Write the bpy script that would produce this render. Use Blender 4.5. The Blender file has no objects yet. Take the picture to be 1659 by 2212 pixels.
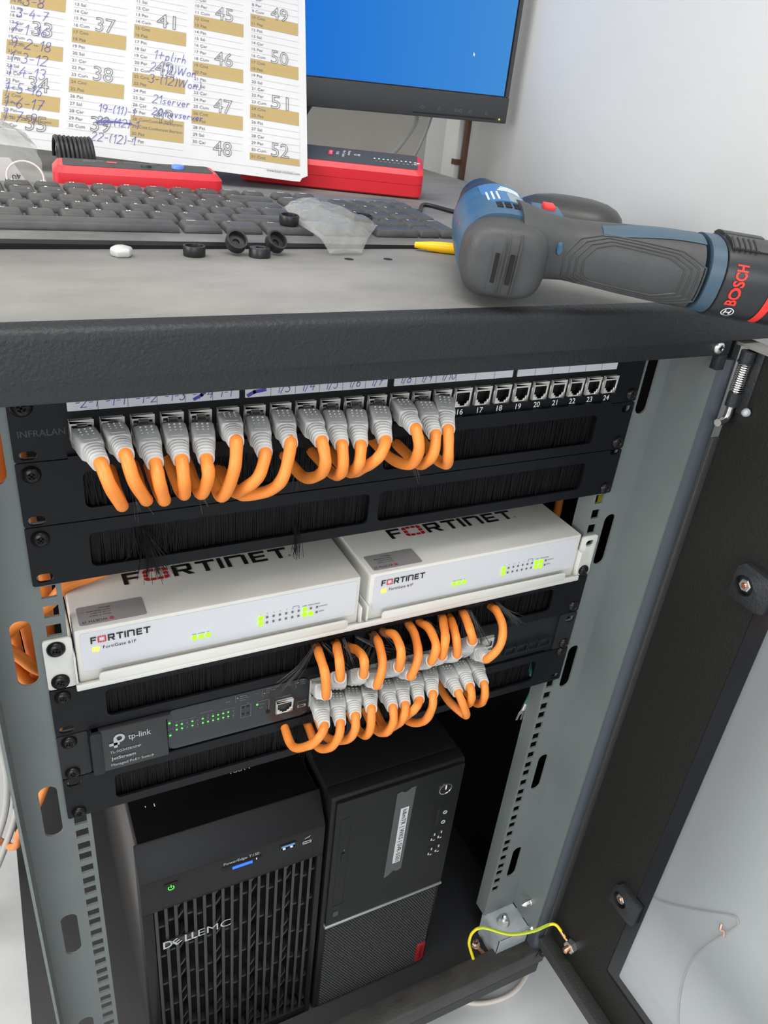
import bpy, bmesh, math, random, datetime
from mathutils import Vector, Matrix, noise
from mathutils.geometry import tessellate_polygon
random.seed(7)
SC = bpy.context.scene
COL = SC.collection
PI = math.pi
V = Vector

# ------------------------------------------------------------------ camera, light, exposure
cam_d = bpy.data.cameras.new('camera'); cam = bpy.data.objects.new('camera', cam_d); COL.objects.link(cam)
cam_d.sensor_fit = 'VERTICAL'; cam_d.sensor_height = 36.0; cam_d.lens = 1665.0/2212.0*36.0
cam_d.clip_start = 0.02; cam_d.clip_end = 50
RX = V((0.8949495782, -0.4353234760, 0.0977687258)); RY = V((-0.1380736439, -0.4785984843, -0.8671096584)); RF = V((0.4242651545, 0.7625201388, -0.4884282103))
CP = V((-0.24287, -0.45566, 0.17383))
cam.matrix_world = Matrix(((RX[0], -RY[0], -RF[0], CP[0]), (RX[1], -RY[1], -RF[1], CP[1]), (RX[2], -RY[2], -RF[2], CP[2]), (0, 0, 0, 1)))
SC.camera = cam
SC.view_settings.view_transform = 'Standard'; SC.view_settings.look = 'None'; SC.view_settings.gamma = 1.0
SC.view_settings.use_curve_mapping = False; SC.view_settings.exposure = -0.12

W = bpy.data.worlds.new('world'); SC.world = W; W.use_nodes = True
W.node_tree.nodes['Background'].inputs[0].default_value = (0.92, 0.96, 1.0, 1); W.node_tree.nodes['Background'].inputs[1].default_value = 0.25

def area(name, loc, target, sx, sy, power, color=(1, 1, 1)):
    d = bpy.data.lights.new(name, 'AREA'); d.shape = 'RECTANGLE'; d.size = sx; d.size_y = sy; d.energy = power; d.color = color
    o = bpy.data.objects.new(name, d); COL.objects.link(o); o.location = loc
    o.rotation_euler = (V(target)-V(loc)).to_track_quat('-Z', 'Y').to_euler()
    return o
area('ceiling_area_light', (-0.35, -0.62, 1.68), (-0.30, -0.50, 0), 1.4, 0.7, 27, (1.0, 0.975, 0.93))
area('ceiling_area_light', (-1.5, 0.40, 1.68), (-1.5, 0.40, 0), 1.2, 0.6, 16, (1.0, 0.98, 0.95))  # second overhead area light, added to brighten the rack top and back
area('window_daylight', (-0.9, -2.95, 0.45), (0.0, 0.0, -0.2), 1.9, 1.4, 46, (0.92, 0.97, 1.0))
area('window_daylight', (-2.95, -0.55, 0.45), (0.3, -0.05, -0.15), 1.8, 1.4, 72, (1.0, 0.985, 0.95))

# ------------------------------------------------------------------ materials
def mat(name, col, rough=0.5, metal=0.0, var=0.0, vscale=30, bump=0.0, bscale=400, emit=None, estr=0, alpha=1.0, trans=0.0, coat=0.0, spec=0.5, col2=None, stretch=None, ior=1.45, detail=4):
    m = bpy.data.materials.new(name); m.use_nodes = True
    nt = m.node_tree; p = nt.nodes['Principled BSDF']
    p.inputs['Base Color'].default_value = (*col, 1); p.inputs['Roughness'].default_value = rough; p.inputs['Metallic'].default_value = metal
    p.inputs['Specular IOR Level'].default_value = spec; p.inputs['Alpha'].default_value = alpha
    p.inputs['Transmission Weight'].default_value = trans; p.inputs['Coat Weight'].default_value = coat; p.inputs['IOR'].default_value = ior
    if emit is not None:
        p.inputs['Emission Color'].default_value = (*emit, 1); p.inputs['Emission Strength'].default_value = estr
    if var > 0 or bump > 0:
        tc = nt.nodes.new('ShaderNodeTexCoord'); src = tc.outputs['Object']
        if stretch:
            mp = nt.nodes.new('ShaderNodeMapping'); mp.inputs['Scale'].default_value = stretch
            nt.links.new(src, mp.inputs['Vector']); src = mp.outputs['Vector']
    if var > 0:
        n = nt.nodes.new('ShaderNodeTexNoise'); n.inputs['Scale'].default_value = vscale; n.inputs['Detail'].default_value = detail; n.inputs['Roughness'].default_value = 0.65
        nt.links.new(src, n.inputs['Vector'])
        r = nt.nodes.new('ShaderNodeValToRGB')
        c2 = col2 if col2 else tuple(min(1, c*(1+var)) for c in col); c1 = col if col2 else tuple(c*(1-var) for c in col)
        r.color_ramp.elements[0].color = (*c1, 1); r.color_ramp.elements[1].color = (*c2, 1)
        r.color_ramp.elements[0].position = 0.3; r.color_ramp.elements[1].position = 0.7
        nt.links.new(n.outputs['Fac'], r.inputs['Fac']); nt.links.new(r.outputs['Color'], p.inputs['Base Color'])
    if bump > 0:
        n2 = nt.nodes.new('ShaderNodeTexNoise'); n2.inputs['Scale'].default_value = bscale; n2.inputs['Detail'].default_value = 2
        nt.links.new(tc.outputs['Object'], n2.inputs['Vector'])
        b = nt.nodes.new('ShaderNodeBump'); b.inputs['Strength'].default_value = bump; b.inputs['Distance'].default_value = 0.0006
        nt.links.new(n2.outputs['Fac'], b.inputs['Height']); nt.links.new(b.outputs['Normal'], p.inputs['Normal'])
    return m
M = {}
M['coat'] = mat('black_powder_coat', (0.017, 0.019, 0.022), 0.45, spec=0.4, bump=0.8, bscale=420)
M['coat_fine'] = mat('black_fine_coat', (0.014, 0.015, 0.017), 0.45, bump=0.25, bscale=900)
M['dusty_top'] = mat('dusty_dark_top', (0.105, 0.104, 0.102), 0.60, spec=0.3, var=0.3, vscale=4.0, col2=(0.26, 0.254, 0.242), stretch=(1.0, 2.2, 1.0), bump=0.12, bscale=900, detail=8)
M['rail'] = mat('grey_painted_steel', (0.140, 0.158, 0.158), 0.45, var=0.06, vscale=12, bump=0.15, bscale=600)
M['post'] = mat('satin_black_post', (0.040, 0.048, 0.060), 0.30)
M['inner'] = mat('dark_interior', (0.006, 0.006, 0.007), 0.7, spec=0.15)
M['panel'] = mat('black_panel', (0.006, 0.007, 0.009), 0.42, spec=0.22, bump=0.1, bscale=900)
M['door_coat'] = mat('door_coat', (0.012, 0.0118, 0.0112), 0.5, spec=0.3, bump=0.7, bscale=420)
M['sill'] = mat('scuffed_sill', (0.026, 0.0255, 0.025), 0.5, spec=0.4, var=0.3, vscale=60, col2=(0.055, 0.053, 0.050), stretch=(0.4, 1, 1), bump=0.5, bscale=420, detail=8)
M['switchb'] = mat('switch_grey', (0.016, 0.017, 0.019), 0.45, spec=0.3, bump=0.15, bscale=900)
M['switchc'] = mat('switch_cover', (0.020, 0.021, 0.023), 0.33)
M['switchd'] = mat('switch_display', (0.022, 0.026, 0.030), 0.25)
M['bristle'] = mat('black_bristle', (0.007, 0.007, 0.008), 0.55, spec=0.2)
M['bristle_loose'] = mat('loose_bristle', (0.045, 0.045, 0.047), 0.35)
M['hole'] = mat('deep_black', (0.003, 0.003, 0.003), 0.8)
M['screw'] = mat('black_screw', (0.018, 0.018, 0.019), 0.25, metal=0.6)
M['zinc'] = mat('zinc_plated', (0.62, 0.63, 0.62), 0.32, metal=0.9, var=0.1, vscale=60)
M['steel'] = mat('bright_steel', (0.75, 0.75, 0.74), 0.22, metal=1.0)
M['bracket'] = mat('zinc_bracket', (0.42, 0.46, 0.49), 0.5, metal=0.35, var=0.12, vscale=60)
M['copper'] = mat('copper', (0.70, 0.36, 0.22), 0.3, metal=1.0)
M['jack'] = mat('nickel_jack', (0.62, 0.61, 0.57), 0.35, metal=0.35)
M['jackdark'] = mat('jack_inside', (0.012, 0.012, 0.012), 0.4)
M['white_ink'] = mat('white_ink', (0.80, 0.80, 0.80), 0.5)
M['grey_ink'] = mat('grey_ink', (0.40, 0.41, 0.42), 0.5)
M['dim_ink'] = mat('dim_ink', (0.16, 0.17, 0.18), 0.5)
M['faint_ink'] = mat('faint_ink', (0.030, 0.031, 0.034), 0.35)
M['black_ink'] = mat('black_ink', (0.012, 0.012, 0.012), 0.5)
M['red_ink'] = mat('red_ink', (0.60, 0.015, 0.02), 0.45)
M['blue_ink'] = mat('blue_ballpoint', (0.05, 0.05, 0.30), 0.5)
M['blue_smear'] = mat('blue_marker', (0.13, 0.17, 0.55), 0.5)
M['label_white'] = mat('label_white', (0.55, 0.56, 0.60), 0.35)
M['paper'] = mat('paper', (0.50, 0.50, 0.515), 0.7, var=0.03, vscale=15)
M['band'] = mat('ochre_print', (0.345, 0.25, 0.10), 0.7)
M['print_grey'] = mat('print_grey', (0.13, 0.13, 0.14), 0.7)
M['line_grey'] = mat('line_grey', (0.30, 0.30, 0.32), 0.7)
M['orange'] = mat('orange_sheath', (0.82, 0.25, 0.042), 0.42, var=0.08, vscale=40, bump=0.25, bscale=120)
M['boot'] = mat('grey_boot', (0.56, 0.56, 0.55), 0.42, var=0.05, vscale=60)
M['plug'] = mat('shielded_plug', (0.16, 0.16, 0.155), 0.18, metal=0.7)
M['white_case'] = mat('warm_white_case', (0.66, 0.65, 0.61), 0.42, bump=0.1, bscale=900)
M['white_plate'] = mat('cool_white_face', (0.60, 0.61, 0.645), 0.4)
M['white_shelf'] = mat('white_powder_shelf', (0.64, 0.635, 0.60), 0.45, bump=0.1, bscale=900)
M['silver_label'] = mat('silver_sticker', (0.40, 0.385, 0.39), 0.4, metal=0.2)
M['led'] = mat('green_led', (0.1, 0.5, 0.02), 0.4, emit=(0.36, 1.0, 0.0), estr=1.5)
M['led_dim'] = mat('small_green_led', (0.05, 0.4, 0.05), 0.4, emit=(0.10, 0.85, 0.08), estr=0.9)
M['led_yellow'] = mat('yellow_led', (0.6, 0.6, 0.02), 0.4, emit=(0.80, 1.0, 0.02), estr=1.3)
M['led_blue'] = mat('blue_led', (0.02, 0.1, 0.8), 0.4, emit=(0.01, 0.10, 1.0), estr=1.6)
M['led_off'] = mat('led_off', (0.13, 0.13, 0.13), 0.4)
M['server'] = mat('server_black', (0.008, 0.008, 0.009), 0.45, spec=0.25, bump=0.25, bscale=800)
M['server_side'] = mat('server_side', (0.030, 0.028, 0.028), 0.33)
M['server_top'] = mat('server_top_gloss', (0.006, 0.006, 0.007), 0.22)
M['slat'] = mat('server_slat', (0.022, 0.022, 0.023), 0.42)
M['mesh_dark'] = mat('mesh_dark', (0.032, 0.032, 0.033), 0.4)
M['tower'] = mat('tower_black', (0.0075, 0.008, 0.0085), 0.45, spec=0.22, bump=0.2, bscale=900)
M['tape'] = mat('clear_tape', (0.060, 0.060, 0.062), 0.45)
M['silver'] = mat('silver_trim', (0.35, 0.36, 0.37), 0.3, metal=0.7)
M['red_tag'] = mat('red_tag', (0.22, 0.008, 0.012), 0.4)
M['usb_blue'] = mat('usb_blue', (0.10, 0.30, 0.62), 0.4)
M['wall'] = mat('white_plaster', (0.52, 0.53, 0.54), 0.65, var=0.02, vscale=5, bump=0.5, bscale=60)
M['wall_back'] = mat('grey_beige_plaster', (0.50, 0.48, 0.445), 0.7, var=0.04, vscale=12, bump=0.4, bscale=60)
M['ceiling'] = mat('white_ceiling', (0.8, 0.8, 0.79), 0.8)
M['floor'] = mat('pale_grey_floor', (0.56, 0.57, 0.58), 0.42, var=0.05, vscale=18, bump=0.15, bscale=150)
M['trunking'] = mat('white_trunking', (0.72, 0.72, 0.71), 0.4)
M['strip_brown'] = mat('brown_strip', (0.12, 0.06, 0.035), 0.6)
M['cable_grey'] = mat('grey_cable', (0.38, 0.38, 0.37), 0.45)
M['cable_white'] = mat('white_cable', (0.66, 0.61, 0.56), 0.4, var=0.06, vscale=50)
M['cable_black'] = mat('black_cable', (0.015, 0.015, 0.016), 0.4)
M['key'] = mat('dusty_key', (0.056, 0.057, 0.058), 0.46, var=0.25, vscale=60, bump=0.1, bscale=900)
M['kcase'] = mat('dusty_keyboard_case', (0.085, 0.086, 0.087), 0.5, spec=0.35, var=0.35, vscale=12, col2=(0.19, 0.19, 0.187), stretch=(1, 2, 1), detail=6)
M['kedge'] = mat('keyboard_edge', (0.010, 0.010, 0.011), 0.4)
M['legend'] = mat('key_legend', (0.75, 0.75, 0.75), 0.5)
M['red_case'] = mat('red_plastic', (0.62, 0.022, 0.035), 0.36)
M['tester_face'] = mat('tester_face', (0.060, 0.062, 0.064), 0.65, spec=0.25)
M['blue_btn'] = mat('blue_button', (0.10, 0.22, 0.75), 0.4)
M['rubber'] = mat('black_rubber', (0.014, 0.014, 0.015), 0.38)
M['nut_white'] = mat('pale_cap', (0.62, 0.63, 0.60), 0.25, metal=0.4)
M['yellow'] = mat('yellow_plastic', (0.90, 0.50, 0.005), 0.3)
M['yg_wire'] = mat('yellow_green_wire', (0.78, 0.66, 0.02), 0.35)
M['wire_green'] = mat('green_stripe', (0.25, 0.50, 0.04), 0.35)
M['teal'] = mat('green_wire', (0.02, 0.16, 0.14), 0.4)
M['drill_rubber'] = mat('drill_rubber', (0.045, 0.046, 0.048), 0.52, var=0.15, vscale=40, bump=0.3, bscale=500)
M['drill_groove'] = mat('drill_groove', (0.030, 0.031, 0.033), 0.5)
M['drill_stripe'] = mat('drill_stripe', (0.045, 0.080, 0.115), 0.42)
M['drill_blue'] = mat('drill_blue', (0.032, 0.085, 0.155), 0.36, var=0.15, vscale=50)
M['drill_black'] = mat('battery_black', (0.020, 0.021, 0.024), 0.36)
M['drill_red'] = mat('drill_red', (0.75, 0.035, 0.025), 0.4)
M['nameplate'] = mat('nameplate', (0.035, 0.13, 0.30), 0.4)
M['nameplate_grey'] = mat('nameplate_grey', (0.22, 0.27, 0.31), 0.45)
M['mon'] = mat('monitor_black', (0.040, 0.042, 0.046), 0.38, bump=0.1, bscale=900)
M['mon_dark'] = mat('monitor_gap', (0.008, 0.008, 0.009), 0.4)
M['mouse'] = mat('mouse_black', (0.035, 0.035, 0.036), 0.38)
M['door_flange'] = mat('door_edge', (0.036, 0.036, 0.036), 0.5, bump=0.8, bscale=420)
M['glass_edge'] = mat('glass_black_border', (0.018, 0.019, 0.022), 0.15)

def clear_mat(name, tint, fac_clear, rough, bumpy=0.0, bscale=30):
    m = bpy.data.materials.new(name); m.use_nodes = True; nt = m.node_tree; nt.nodes.clear()
    out = nt.nodes.new('ShaderNodeOutputMaterial'); mx = nt.nodes.new('ShaderNodeMixShader'); tr = nt.nodes.new('ShaderNodeBsdfTransparent')
    pb = nt.nodes.new('ShaderNodeBsdfPrincipled'); pb.inputs['Base Color'].default_value = (*tint, 1); pb.inputs['Roughness'].default_value = rough
    tr.inputs[0].default_value = (0.97, 0.98, 0.98, 1)
    fr = nt.nodes.new('ShaderNodeLayerWeight'); fr.inputs[0].default_value = 0.25; pw_ = nt.nodes.new('ShaderNodeMath'); pw_.operation = 'MULTIPLY'; pw_.inputs[1].default_value = 0.55
    ad = nt.nodes.new('ShaderNodeMath'); ad.operation = 'ADD'; ad.use_clamp = True; ad.inputs[1].default_value = 1-fac_clear
    nt.links.new(fr.outputs[1], pw_.inputs[0]); nt.links.new(pw_.outputs[0], ad.inputs[0]); nt.links.new(ad.outputs[0], mx.inputs[0])
    nt.links.new(tr.outputs[0], mx.inputs[1]); nt.links.new(pb.outputs[0], mx.inputs[2]); nt.links.new(mx.outputs[0], out.inputs[0])
    if bumpy:
        tc = nt.nodes.new('ShaderNodeTexCoord'); n = nt.nodes.new('ShaderNodeTexNoise'); n.inputs['Scale'].default_value = bscale
        b = nt.nodes.new('ShaderNodeBump'); b.inputs['Strength'].default_value = bumpy; b.inputs['Distance'].default_value = 0.002
        nt.links.new(tc.outputs['Object'], n.inputs['Vector']); nt.links.new(n.outputs['Fac'], b.inputs['Height'])
        nt.links.new(b.outputs[0], pb.inputs['Normal']); nt.links.new(b.outputs[0], fr.inputs['Normal'])
    return m
M['glass'] = clear_mat('door_glass', (0.5, 0.53, 0.56), 0.97, 0.05)
M['bag'] = clear_mat('clear_bag', (0.42, 0.42, 0.40), 0.88, 0.05, 1.0, 90)
M['bag_dark'] = clear_mat('dull_clear_bag', (0.40, 0.40, 0.38), 0.78, 0.15, 1.0, 50)
# the desktop picture on the monitor: an evenly graded blue image (display content)
ms = bpy.data.materials.new('screen_blue'); ms.use_nodes = True
nt = ms.node_tree; nt.nodes.clear(); _o = nt.nodes.new('ShaderNodeOutputMaterial'); _e = nt.nodes.new('ShaderNodeEmission'); _t = nt.nodes.new('ShaderNodeTexCoord'); _s = nt.nodes.new('ShaderNodeSeparateXYZ'); _r = nt.nodes.new('ShaderNodeValToRGB')
nt.links.new(_t.outputs['Generated'], _s.inputs[0]); nt.links.new(_s.outputs[0], _r.inputs[0]); nt.links.new(_r.outputs[0], _e.inputs[0]); nt.links.new(_e.outputs[0], _o.inputs[0])
_r.color_ramp.elements[0].color = (0.010, 0.17, 0.72, 1); _r.color_ramp.elements[0].position = 0.3
_r.color_ramp.elements[1].color = (0.060, 0.29, 0.73, 1); _r.color_ramp.elements[1].position = 1.0
_e.inputs[1].default_value = 1.0
M['screen'] = ms

# ------------------------------------------------------------------ mesh helpers
WLOC = {}
class Fr:
    """a local frame: u, v in the surface, n out of it"""
    def __init__(s, o, u, v, n=None):
        s.o = V(o); s.u = V(u); s.v = V(v); s.n = V(n) if n is not None else s.u.cross(s.v)
    def p(s, a, b, c=0.0): return s.o + s.u*a + s.v*b + s.n*c
FRONT = lambda y: Fr((0, y, 0), (1, 0, 0), (0, 0, 1))       # looks towards -Y
TOPF = lambda z: Fr((0, 0, z), (1, 0, 0), (0, 1, 0))
_tc = {}
def text_mesh(s, offset=0.0, outline=0.0):
    k = (s, offset, outline)
    if k not in _tc:
        c = bpy.data.curves.new('t', 'FONT'); c.body = s; c.size = 1.0; c.offset = offset; c.resolution_u = 3
        if outline: c.fill_mode = 'NONE'; c.bevel_depth = outline; c.bevel_resolution = 0
        else: c.fill_mode = 'FRONT'
        o = bpy.data.objects.new('t', c); me = o.to_mesh()
        vs = [v.co.copy() for v in me.vertices]; fs = [tuple(p.vertices) for p in me.polygons]
        o.to_mesh_clear(); bpy.data.objects.remove(o); bpy.data.curves.remove(c)
        xs = [v.x for v in vs] or [0, 1]; ys = [v.y for v in vs] or [0, 1]
        _tc[k] = (vs, fs, min(xs), max(xs), min(ys), max(ys))
    return _tc[k]
class B:
    def __init__(s): s.v = []; s.f = []
    def add(s, vs, fs):
        b = len(s.v); s.v.extend(V(p) for p in vs); s.f.extend(tuple(b+i for i in f) for f in fs); return s
    def box(s, x0, x1, y0, y1, z0, z1, fr=None):
        P = [(x, y, z) for z in (z0, z1) for y in (y0, y1) for x in (x0, x1)]
        if fr: P = [fr.p(*p) for p in P]
        return s.add(P, [(0, 2, 3, 1), (4, 5, 7, 6), (0, 1, 5, 4), (2, 6, 7, 3), (0, 4, 6, 2), (1, 3, 7, 5)])
    def quad(s, a, b, c, d): return s.add([a, b, c, d], [(0, 1, 2, 3)])
    def rect(s, fr, x0, x1, y0, y1, c=0.0): return s.quad(fr.p(x0, y0, c), fr.p(x1, y0, c), fr.p(x1, y1, c), fr.p(x0, y1, c))
    def plate(s, fr, outer, holes=(), t0=0.0, t1=0.002):
        loops = [list(outer)]+[list(h) for h in holes]
        flat = [p for l in loops for p in l]
        tris = tessellate_polygon([[V((p[0], p[1], 0)) for p in l] for l in loops])
        n = len(flat)
        vs = [fr.p(p[0], p[1], t1) for p in flat]+[fr.p(p[0], p[1], t0) for p in flat]
        fs = []
        for t in tris:
            a, b, c = t; A, Bq, Cc = flat[a], flat[b], flat[c]
            cr = (Bq[0]-A[0])*(Cc[1]-A[1])-(Bq[1]-A[1])*(Cc[0]-A[0])
            if cr < 0: b, c = c, b
            fs.append((a, b, c)); fs.append((n+a, n+c, n+b))
        k = 0
        for l in loops:
            m = len(l)
            for i in range(m): fs.append((k+i, n+k+i, n+k+(i+1) % m, k+(i+1) % m))
            k += m
        return s.add(vs, fs)
    def tube(s, path, r, seg=10, cap=True, smooth=True, sub=5, rfun=None):
        P = [V(p) for p in path]
        if smooth and len(P) > 2: P = catmull(P, sub)
        n = len(P); up = None; rings = []
        for i, p in enumerate(P):
            t = (P[min(i+1, n-1)]-P[max(i-1, 0)])
            if t.length < 1e-9: t = V((0, 0, 1))
            t.normalize()
            if up is None:
                up = V((0, 0, 1)) if abs(t.z) < 0.9 else V((1, 0, 0))
            a = t.cross(up)
            if a.length < 1e-6: a = t.cross(V((0.3, 1, 0.2)))
            a.normalize(); bb = a.cross(t); bb.normalize(); up = bb
            rr = r if rfun is None else r*rfun(i/(n-1))
            rings.append([p+a*(math.cos(2*PI*k/seg)*rr)+bb*(math.sin(2*PI*k/seg)*rr) for k in range(seg)])
        return s.loft(rings, cap)
    def loft(s, rings, cap=True):
        m = len(rings[0]); vs = [p for r in rings for p in r]; fs = []
        for i in range(len(rings)-1):
            for k in range(m):
                a = i*m+k; b = i*m+(k+1) % m; fs.append((a, b, b+m, a+m))
        if cap:
            fs.append(tuple(range(m-1, -1, -1))); fs.append(tuple((len(rings)-1)*m+k for k in range(m)))
        return s.add(vs, fs)
    def lathe(s, o, axis, prof, seg=24, ang0=0.0, xs=None):
        ax = V(axis).normalized(); a = ax.orthogonal().normalized() if xs is None else V(xs); b = ax.cross(a); o = V(o)
        return s.loft([[o+ax*h+(a*math.cos(2*PI*k/seg+ang0)+b*math.sin(2*PI*k/seg+ang0))*r for k in range(seg)] for h, r in prof])
    def cyl(s, o, axis, r, h, seg=20): return s.lathe(o, axis, [(0, r), (h, r)], seg)
    def text(s, fr, txt, x, y, w=None, h=None, c=0.0003, offset=0.0, outline=0.0, align='l', ref='A'):
        """lettering: x, y is the left (or centre) of the baseline; w the width, h the height of a capital"""
        vs, fs, x0, x1, y0, y1 = text_mesh(txt, offset, outline)
        cap = 0.70
        sy = h/cap if h else w/(x1-x0); sx = w/(x1-x0) if w else sy
        ox = {'l': x0, 'c': (x0+x1)/2, 'r': x1}[align]
        return s.add([fr.p(x+(v.x-ox)*sx, y+v.y*sy, c+v.z*sy) for v in vs], fs)
    def stroke(s, fr, pts, w, c=0.0004):
        for a, b in zip(pts, pts[1:]):
            d = V((b[0]-a[0], b[1]-a[1])); L = d.length
            if L < 1e-7: continue
            d /= L; q = V((-d.y, d.x))*w/2; e = d*w*0.4
            s.quad(fr.p(a[0]-e.x-q.x, a[1]-e.y-q.y, c), fr.p(b[0]+e.x-q.x, b[1]+e.y-q.y, c), fr.p(b[0]+e.x+q.x, b[1]+e.y+q.y, c), fr.p(a[0]-e.x+q.x, a[1]-e.y+q.y, c))
        return s
    def build(s, name, m, parent=None, smooth=False, bevel=0.0, bseg=2, subs=0, label=None):
        me = bpy.data.meshes.new(name)
        xs = [p.x for p in s.v]; ys = [p.y for p in s.v]; zs = [p.z for p in s.v]
        base = WLOC[parent.name] if parent else V(((min(xs)+max(xs))/2, (min(ys)+max(ys))/2, min(zs)))
        me.from_pydata([p-base for p in s.v], [], s.f)
        if bevel > 0:
            bm = bmesh.new(); bm.from_mesh(me); bmesh.ops.remove_doubles(bm, verts=bm.verts, dist=1e-6)
            ed = [e for e in bm.edges if len(e.link_faces) == 2 and e.calc_face_angle(0) > 0.5]
            bmesh.ops.bevel(bm, geom=ed, offset=bevel, segments=bseg, profile=0.5, affect='EDGES', clamp_overlap=True)
            bm.to_mesh(me); bm.free()
        me.materials.append(M[m] if isinstance(m, str) else m)
        o = bpy.data.objects.new(name, me); COL.objects.link(o)
        if parent: o.parent = parent; WLOC[o.name] = base.copy()
        else: o.location = base; WLOC[o.name] = base.copy()
        if smooth or bevel > 0:
            for p in me.polygons: p.use_smooth = True
            me.set_sharp_from_angle(angle=0.6 if not smooth else 0.9)
        if subs:
            md = o.modifiers.new('subsurf', 'SUBSURF'); md.levels = subs; md.render_levels = subs
        if label: o['label'] = label
        return o
def catmull(P, sub):
    out = []; n = len(P)
    for i in range(n-1):
        p0, p1, p2, p3 = P[max(i-1, 0)], P[i], P[i+1], P[min(i+2, n-1)]
        for k in range(sub):
            t = k/sub; t2 = t*t; t3 = t2*t
            out.append(0.5*((2*p1)+(p2-p0)*t+(2*p0-5*p1+4*p2-p3)*t2+(3*p1-p0-3*p2+p3)*t3))
    out.append(P[-1]); return out
def rrect(x0, x1, y0, y1, r, seg=5):
    out = []
    for cx, cy, a in ((x1-r, y1-r, 0), (x0+r, y1-r, PI/2), (x0+r, y0+r, PI), (x1-r, y0+r, 1.5*PI)):
        for k in range(seg+1): t = a+PI/2*k/seg; out.append((cx+r*math.cos(t), cy+r*math.sin(t)))
    return out
def circ(cx, cy, r, n=20): return [(cx+r*math.cos(2*PI*k/n), cy+r*math.sin(2*PI*k/n)) for k in range(n)]
def thing(name, loc, label, cat, group=None):
    o = bpy.data.objects.new(name, None); COL.objects.link(o); o.location = loc; o.empty_display_size = 0.02
    WLOC[o.name] = V(loc); return tag(o, label, cat, group)
def tag(o, label, cat, group=None, kind=None):
    o['label'] = label; o['category'] = cat
    if group: o['group'] = group
    if kind: o['kind'] = kind
    return o
def struct(o): o['kind'] = 'structure'; return o
def superell(o, a, b, ra, rb, n=24, e=2.6, squash=1.0):
    out = []
    for k in range(n):
        t = 2*PI*k/n; c, s_ = math.cos(t), math.sin(t)
        out.append(o+a*(ra*math.copysign(abs(c)**(2/e), c))+b*(rb*math.copysign(abs(s_)**(2/e), s_)))
    return out
U = 0.04445
ORD = ['first', 'second', 'third', 'fourth', 'fifth', 'sixth', 'seventh', 'eighth', 'ninth', 'tenth', 'eleventh', 'twelfth', 'thirteenth', 'fourteenth', 'fifteenth']

# ------------------------------------------------------------------ the room
XW, YB, ZF, ZC = 0.49, 0.86, -0.95, 1.75
struct(B().box(-3.2, 1.2, -3.2, YB, ZF-0.1, ZF).build('floor', 'floor'))
struct(B().box(XW, XW+0.1, -3.2, YB, ZF, ZC).build('wall_right', 'wall'))
struct(B().box(-3.2, XW+0.1, YB, YB+0.1, ZF, ZC).build('wall_back', 'wall_back'))
struct(B().box(-3.3, -3.2, -3.2, YB, ZF, ZC).build('wall_left', 'wall'))
struct(B().box(-3.3, XW+0.1, -3.3, -3.2, ZF, ZC).build('wall_front', 'wall'))
struct(B().box(-3.3, XW+0.1, -3.3, YB+0.1, ZC, ZC+0.1).build('ceiling', 'ceiling'))
TR = struct(B().box(XW-0.014, XW, 0.732, 0.775, ZF, 0.9).build('trim_1', 'trunking', bevel=0.002))
TR.name = 'trim_1'
struct(B().box(XW-0.006, XW, 0.718, 0.727, ZF, 0.9).build('trunking_shadow', 'strip_brown'))  # dark strip standing in for the shadow beside the trunking
struct(B().box(XW-0.0155, XW-0.006, 0.725, 0.740, 0.062, 0.070).build('trim_3', 'strip_brown'))

# ------------------------------------------------------------------ the rack
rack = thing('server_rack', (0, 0.3, ZF), 'black steel network rack with grey mounting rails and its glass door standing open', 'rack')
# top cover: a pressed lid whose front edge is rounded
prof = [(-0.055, 0.0240), (-0.055, 0.0455), (-0.0545, 0.0480), (-0.053, 0.0502), (-0.0505, 0.0518), (-0.046, 0.0530), (-0.030, 0.0560), (-0.012, 0.0590), (0.004, 0.0600)]
XL, XR, YK = -0.378, 0.378, 0.70
b = B()
sec = prof+[(0.09, 0.06), (YK, 0.06), (YK, 0.03), (-0.04, 0.03), (-0.04, 0.024)]
vs = [V((XL, y, z)) for y, z in sec]+[V((XR, y, z)) for y, z in sec]; n = len(sec)
b.add(vs, [(i, (i+1) % n, n+(i+1) % n, n+i) for i in range(n)]+[tuple(range(n-1, -1, -1)), tuple(n+i for i in range(n))])
o = b.build('top_cover', 'dusty_top', rack, smooth=True)
o.data.materials.append(M['coat'])
for p in o.data.polygons:
    c = sum((o.data.vertices[i].co for i in p.vertices), V())/len(p.vertices)+WLOC[rack.name]
    if c.z < 0.0535 or abs(p.normal.z) < 0.3: p.material_index = 1
b = B()
for hx in (-0.0087, 0.0222): B().cyl((hx, 0.0572, 0.0598), (0, 0, 1), 0.0034, 0.0004, 16).build('screw_hole', 'hole', rack)
B().box(-0.30, 0.2745, -0.052, -0.040, 0.0110, 0.0300).build('header_beam', 'coat', rack, bevel=0.0015)
b = B().box(0.266, 0.2745, -0.0515, -0.044, -0.0015, 0.0112); b.build('hinge_lug', 'coat', rack, bevel=0.0008)
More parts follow.
